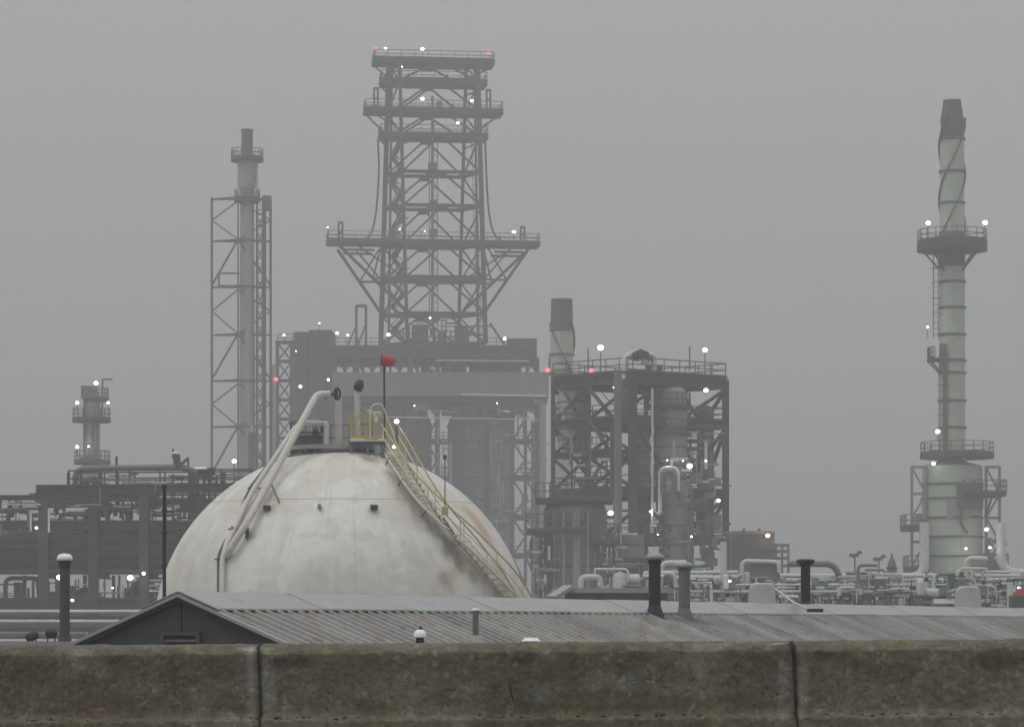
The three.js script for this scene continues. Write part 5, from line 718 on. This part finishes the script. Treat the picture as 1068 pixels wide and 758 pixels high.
// ---------------------------------------------------------------- white piping bank behind the ridge
{
  const d = 165, S = site('piping_bank', 'dense bank of pale insulated pipes, valves and drums behind the warehouse roof at right', 'piping', 850, d), g = S.g, s = S.s, q = rng(2024);
  const run = (x0, x1, y, dia, mat = M.pipe, z = 0, y2 = y) => { pipe(g, 'pipe', [S.V(x0, y, z), S.V(x1, y2, z)], dia, mat); for (let x = x0 + 12; x < x1; x += 38 + q() * 14) { bar(g, 'pipe_support', S.G(x, z), S.V(x, y, z).add(V3(0, -dia / 2, 0)), 0.2, 0.2, M.pipeGrey, BOX); block(g, 'pipe_shoe', S.V(x, y, z).x, S.V(x, y, z).y - dia / 2 - 0.04, z, 0.45, 0.09, 0.4, M.pipeDark); } };
  run(720, 1120, 600.5, 0.26, M.pipe, -1.5); run(688, 770, 597, 0.24, M.pipe, 0.3); run(700, 770, 602.5, 0.28, M.pipe, 0.6); run(766, 790, 611.5, 0.0001 + 0.3, M.pipe, 1); run(812, 1060, 605, 0.26, M.pipe, -0.4); run(770, 1120, 610, 0.16, M.pipe, 1.6); run(690, 1120, 617, 0.18, M.pipe, 1.9); run(770, 1120, 614, 0.2, M.pipeGrey, 0.4); run(800, 1100, 622, 0.28, M.pipeGrey, 1.0); run(640, 1100, 631, 0.3, M.pipeGrey, 0.2); run(660, 1100, 641, 0.3, M.pipeMid, 0.6);
  pipe(g, 'riser', [S.V(755, 565, 1.4), S.V(755, 611.5, 1.4), S.V(780, 613, 1.4)], 0.36, M.pipe, 0.5, 14);
  pipe(g, 'hoop_pipe', [S.V(774, 606, 1.2), S.V(774, 585, 1.2), S.V(812, 586, 1.2), S.V(813, 597, 1.2)], 0.24, M.pipe, 0.35, 12); pipe(g, 'hoop_pipe', [S.V(822, 588, 0), S.V(870, 588, 0), S.V(877, 604, 0)], 0.36, M.pipeGrey, 0.6, 12); slab(g, 'equipment_box', S.V(798, 596, 0.9).x, S.V(798, 596, 0.9).y, 0.8, 1.6, 1.0, 0.6, M.pipeGrey);
  pipe(g, 'hoop_pipe', [S.V(690, 616, 1.5), S.V(690, 587, 1.5), S.V(716, 587, 1.5)], 0.3, M.pipe, 0.4, 12); pipe(g, 'hoop_pipe', [S.V(672, 598, 1.8), S.V(704, 598, 1.8), S.V(704, 612, 1.8)], 0.26, M.pipe, 0.35, 12);
  pipe(g, 'hoop_pipe', [S.V(1008, 625, 1.6), S.V(1008, 582, 1.6), S.V(1030, 583, 1.6)], 0.3, M.pipe, 0.4, 12); pipe(g, 'drum_pipe', [S.V(1012, 587, 1.2), S.V(1029, 587, 1.2)], 0.42, M.pipe); pipe(g, 'hoop_pipe', [S.V(999, 606, 1.6), S.V(999, 595, 1.6), S.V(1014, 595, 1.6), S.V(1014, 606, 1.6)], 0.24, M.pipe, 0.4, 12);
  pipe(g, 'hoop_pipe', [S.V(966, 615, 1.7), S.V(966, 600, 1.7), S.V(974, 600, 1.7), S.V(974, 616, 1.7)], 0.3, M.pipe, 0.4, 12); slab(g, 'equipment_box', S.V(997, 610, 1.5).x, S.V(997, 610, 1.5).y, 1.5, 0.9, 1.0, 0.6, M.teal); slab(g, 'equipment_box', S.V(985, 627, 1.9).x, S.V(985, 627, 1.9).y, 1.9, 1.2, 0.25, 0.8, M.snow);
  pipe(g, 'goose_neck', [S.V(606, 614, 2), S.V(606, 602, 2), S.V(626, 602, 2), S.V(626, 612, 2)], 0.34, M.pipe, 0.5, 12); lathe(g, 'small_drum', [[0.42, 0], [0.42, 2], [0.3, 2.25], [0, 2.35]], M.pipe, S.V(647, 612, 2).x, S.V(647, 641, 2).y, 2, 18);
  // valves, drums, boxes and little branches, denser to the left and right ends
  for (let k = 0; k < 150; k++) {
    const x = 640 + q() * 440, y = 604 + q() * 28, z = 0.8 + q() * 1.6, t = q(), p = S.V(x, y, z);
    if (t < 0.3) pipe(g, 'branch_pipe', (() => { const h = 0.3 + q() * 0.7; return [p, p.clone().add(V3(0, h, 0)), p.clone().add(V3((q() > 0.5 ? 1 : -1) * (0.4 + q() * 1.6), h, 0))]; })(), 0.09 + q() * 0.1, q() > 0.4 ? M.pipe : M.pipeGrey, 0.25, 8);
    else if (t < 0.52) valve(g, p, 0.1 + q() * 0.07, q() > 0.5 ? M.pipeGrey : M.darkSteel, q() > 0.3);
    else if (t < 0.72) slab(g, 'equipment_box', p.x, p.y, p.z, 0.2 + q() * 0.5, 0.2 + q() * 0.5, 0.4, q() > 0.5 ? M.pipeGrey : q() > 0.5 ? M.pipeMid : M.pipe);
    else if (t < 0.86) rod(g, 'stub_pipe', V3(p.x, 0, p.z), p, 0.14 + q() * 0.2, q() > 0.5 ? M.pipe : M.pipeMid);
    else { const r = 0.14 + q() * 0.16; const o = lathe(g, 'small_drum', [[0, -0.45], [r * 0.8, -0.4], [r, -0.28], [r, 0.28], [r * 0.8, 0.4], [0, 0.45]], M.pipe, p.x, p.y, p.z, 16); if (q() > 0.5) o.rotation.z = Math.PI / 2; }
  }
  { const m = new MB(); for (let k = 0; k < 900; k++) { const x = 630 + q() * 460, a = S.V(x, 601 + q() * 36, -1 + q() * 3.4), t = q(); m.cyl(a, a.clone().add(q() > 0.5 ? V3(0.2 + q() * 0.9, 0, 0) : V3(0, -0.2 - q() * 0.8, 0)), 0.05 + q() * 0.13, 6).tint(TINT[t > 0.66 ? 0 : t > 0.4 ? 3 : t > 0.16 ? 1 : 2]); } m.stuff('small_pipework', g); }
  for (const [x, y] of [[761.5, 606], [1063, 613]]) floodlight(g, S.V(x, y, 2.6), 0.16, 'White', 0, 0.15);
  rod(g, 'support_post', S.G(1054, 3), S.V(1054, 607, 3), 0.34, M.pipe);
  const T = site('pump_unit', 'red-topped dark pump unit cut off by the right picture edge', 'pump', 1066, 140), y = T.V(0, 640).y; { const a = T.V(1066, 640); slab(T.g, 'housing', 0.25, a.y + 0.35, 0, 1.5, 1.0, 1.2, M.pipeDark); const h = mesh('red_cover', new THREE.CylinderGeometry(0.5, 0.62, 0.35, 20), M.redPaint, T.g); h.position.set(0.25, a.y + 1.0, 0); slab(T.g, 'tray', 0.2, a.y - 0.1, 0.3, 2, 0.2, 1.4, M.pipe); slab(T.g, 'plinth', 0.25, (a.y - 0.2) / 2, 0, 1.4, a.y - 0.2, 1.1, M.panel); }
}
// ---------------------------------------------------------------- pipe rack on the left
{
  const d = 205, S = site('pipe_rack', 'long dark pipe rack stacked with pipes, left of the white tank', 'pipe rack', 110, d), g = S.g, s = S.s, q = rng(77), zF = 4, zB = -4;
  const bents = [-30, 45, 97, 150, 207, 262], tier = [[523, 0.6], [549, 0.7], [574, 0.8], [598, 0.7], [629, 0.8]];
  for (const x of bents) for (const z of [zF, zB]) bar(g, 'column', S.G(x, z), S.V(x, 517, z), 0.62, 0.62, anySteel());
  for (const x of bents) for (const [y, h] of tier) bar(g, 'cross_beam', S.V(x, y, zF), V3(S.V(x, y, zF).x, S.V(x, y, zF).y, zB), 0.4, h * 0.8, anySteel());
  for (const z of [zF, zB]) { bar(g, 'beam', S.V(36, 518.5, z), S.V(165, 518.5, z), 0.4, z > 0 ? 0.6 : 0.4, M.steelB); bar(g, 'beam', S.V(-80, 519, z), S.V(36, 519, z), 0.35, 0.35, M.steel); bar(g, 'beam', S.V(-80, 546.5, z), S.V(270, 546.5, z), 0.4, 0.5, M.steel); bar(g, 'beam', S.V(-80, 575, z), S.V(270, 575, z), 0.4, 0.55, M.steelC); bar(g, 'beam', S.V(-80, 629, z), S.V(230, 629, z), 0.5, 0.75, M.steel); bar(g, 'beam', S.V(150, 522, z), S.V(270, 524, z), 0.4, 0.45, M.steel); }
  // upper walkway
  { const w = new THREE.Group(); w.name = 'walkway'; g.add(w); for (const z of [zF, 1]) bar(w, 'beam', S.V(37, 510.5, z), S.V(262, 508.5, z), 0.4, 0.62, M.steel); const a = S.V(71, 508, zF), b = S.V(262, 506.5, zF); slab(w, 'deck', (a.x + b.x) / 2, a.y, 2.5, b.x - a.x, 0.1, 2.6, M.deck); for (const z of [zF, 1.2]) railing(w, [V3(a.x, a.y, z), V3(b.x, b.y, z)], M.steel, 1.1, 0.1, 1.9); for (const x of [71, 84, 105, 122, 200, 218, 232]) bar(w, 'post', S.V(x, 512, zF), S.V(x, 493, zF), 0.2, 0.2, M.steel, BOX); }
  for (const x of [200, 206, 212, 218]) bar(g, 'column', S.G(x, 3), S.V(x, 492, 3), x === 200 ? 0.5 : 0.16, x === 200 ? 0.5 : 0.16, M.steel); bar(g, 'beam', S.V(206, 492, 3), S.V(224, 491.5, 3), 0.5, 0.5, M.steel);
  // pipes: big headers, snow-lit top line, smaller runs
  const hz = (x0, x1, y, dia, mat, z = 2, nm = 'pipe') => pipe(g, nm, [S.V(x0, y, z), S.V(x1, y, z)], dia, mat, 0.4, 18);
  pipe(g, 'insulated_pipe', [S.V(78, 509, 3.4), S.V(78.5, 489, 3.4), S.V(190, 487, 3.4), S.V(203, 492, 3.4), S.V(204, 520, 3.4)], 0.42, M.pipeGrey, 0.8, 16); pipe(g, 'pipe', [S.V(84, 512, 3.6), S.V(90, 501, 3.6), S.V(98, 498, 3.6), S.V(103, 512, 3.6)], 0.4, M.pipeMid, 0.5, 12);
  hz(-80, 262, 561, 1.15, M.pipeMid, 2.4, 'header_pipe'); hz(-80, 262, 586, 1.2, M.pipeDark, 2.4, 'header_pipe'); hz(-80, 262, 562, 1.1, M.pipeMid, -1, 'header_pipe'); hz(-80, 262, 587, 1.1, M.pipeDark, -1, 'header_pipe'); hz(-80, 262, 596, 0.4, M.pipeDark, 3.4); hz(-80, 262, 570.5, 0.3, M.pipeDark, 3.3);
  hz(9, 92, 525.5, 0.26, M.pipeDark, 1); hz(110, 182, 527.5, 0.24, M.pipeDark, 1); hz(-80, 250, 551, 0.3, M.pipeGrey, 3.2); hz(30, 250, 515.5, 0.22, M.pipeGrey, -2);
  hz(-80, 240, 637.5, 0.22, M.pipe, 4.6); hz(-80, 240, 648, 0.22, M.pipe, 5); hz(-80, 240, 642.5, 0.45, M.pipeDark, 4); hz(-80, 240, 654, 0.6, M.pipeDark, 4.2); hz(-80, 90, 661, 0.3, M.pipeMid, 5); hz(-80, 240, 668, 0.6, M.pipeDark, 4); hz(-80, 240, 633, 0.35, M.pipeMid, 3);
  for (const [x0, x1, y0, y1, dia, m] of [[8, 30, 548, 532, 0.32, M.pipeDark], [112, 133, 548, 532, 0.34, M.pipeDark], [5, 40, 628, 603, 0.3, M.pipeDark], [138, 160, 628, 608, 0.4, M.pipeDark], [62, 78, 548, 536, 0.25, M.pipeDark], [34, 50, 628, 602, 0.2, M.pipeMid]]) pipe(g, 'expansion_loop', [S.V(x0, y0, 3), S.V(x0, y1, 3), S.V(x1, y1, 3), S.V(x1, y0, 3)], dia, m, 0.5, 12);
  for (const [x, w] of [[88, 4], [124, 2.4], [133, 2], [60, 6], [25, 4], [118, 3]]) bar(g, 'pump_post', S.G(x, q() * 3), S.V(x, 600 + (w > 4 ? 4 : 0), q() * 3), w * s, w * s, q() > 0.5 ? M.pipeMid : M.steelB, BOX);
  for (let k = 0; k < 9; k++) { const x = -10 + q() * 210, p = S.V(x, 616 + q() * 9, 1 + q() * 2); slab(g, 'equipment_box', p.x, p.y, p.z, 0.5 + q() * 1.2, 0.4 + q() * 1.2, 0.8, q() > 0.5 ? M.pipeMid : M.steelB); }
  for (let k = 0; k < 16; k++) valve(g, S.V(-5 + q() * 205, 524 + q() * 20, 2 + q() * 2), 0.2, M.steelC, q() > 0.4);
  for (let k = 0; k < 26; k++) { const x = -5 + q() * 240, y = 516 + q() * 30; rod(g, 'branch_pipe', S.V(x, y, 2), q() > 0.45 ? S.V(x, y + 8 + q() * 20, 2) : S.V(x + 8 + q() * 26, y, 2), 0.12 + q() * 0.2, q() > 0.6 ? M.pipeGrey : M.pipeDark); }
  { const m = new MB(); for (let k = 0; k < 360; k++) { const t = q(), a = S.V(t > 0.15 && t <= 0.3 ? 80 + q() * 150 : -10 + q() * 250, t > 0.6 ? 516 + q() * 32 : t > 0.3 ? 602 + q() * 26 : t > 0.15 ? 494 + q() * 14 : 636 + q() * 28, 1 + q() * 3.5); m.bar(a, a.clone().add(q() > 0.5 ? V3(0.6 + q() * 2, 0, 0) : V3(0, -0.5 - q() * 1.3, 0)), 0.05 + q() * 0.1).tint(TINT[k % 7 === 0 ? 0 : k % 3 ? 2 : k % 2 ? 3 : 1]); } m.stuff('small_pipework', g); }
  // control valve on the walkway and snow-capped fittings
  { const v = new THREE.Group(); v.name = 'control_valve'; g.add(v); rod(v, 'actuator', S.V(185, 488, 3.4), S.V(183, 472, 3.4), 0.5, M.steelB); rod(v, 'bonnet', S.V(180, 478, 3.4), S.V(180, 468, 3.4), 0.14, M.steel); rod(v, 'yoke', S.V(186, 486, 3.6), S.V(196, 478, 3.6), 0.2, M.steelB); const c = S.V(182.5, 473.5, 3.4); lathe(v, 'cap', [[0.34, 0], [0.3, 0.12], [0, 0.18]], M.pipe, c.x, c.y, 3.4, 14); rod(v, 'post', S.V(196, 490, 3.4), S.V(196, 477, 3.4), 0.12, M.steel); rod(v, 'post', S.V(121, 510, 3.4), S.V(121, 476, 3.4), 0.16, M.steel); }
  { const c = S.V(214, 490, 3); lathe(g, 'snow_cap', [[0.5, 0], [0.42, 0.14], [0, 0.2]], M.snow, c.x - 0.3, c.y, 3.2, 14); const c2 = S.V(152, 519, 4); lathe(g, 'snow_cap', [[0.32, 0], [0.26, 0.12], [0, 0.2]], M.snow, c2.x, c2.y + 0.3, 3.6, 14); const c3 = S.V(45, 517, 4); lathe(g, 'snow_cap', [[0.3, 0], [0.24, 0.1], [0, 0.16]], M.snow, c3.x, c3.y + 0.3, 3.6, 14); }
  for (const [x, y, sz] of [[61.5, 602, 0.42], [135.5, 602.5, 0.42], [149.5, 598, 0.26], [75, 626, 0.22], [37.5, 550.5, 0.22], [117, 613, 0.12]]) floodlight(g, S.V(x, y, 5), sz, 'White', 0, 0.6);
}
scene.traverse(o => { if (o.isMesh) { o.castShadow = true; o.receiveShadow = true; } });
renderer.render(scene, camera);
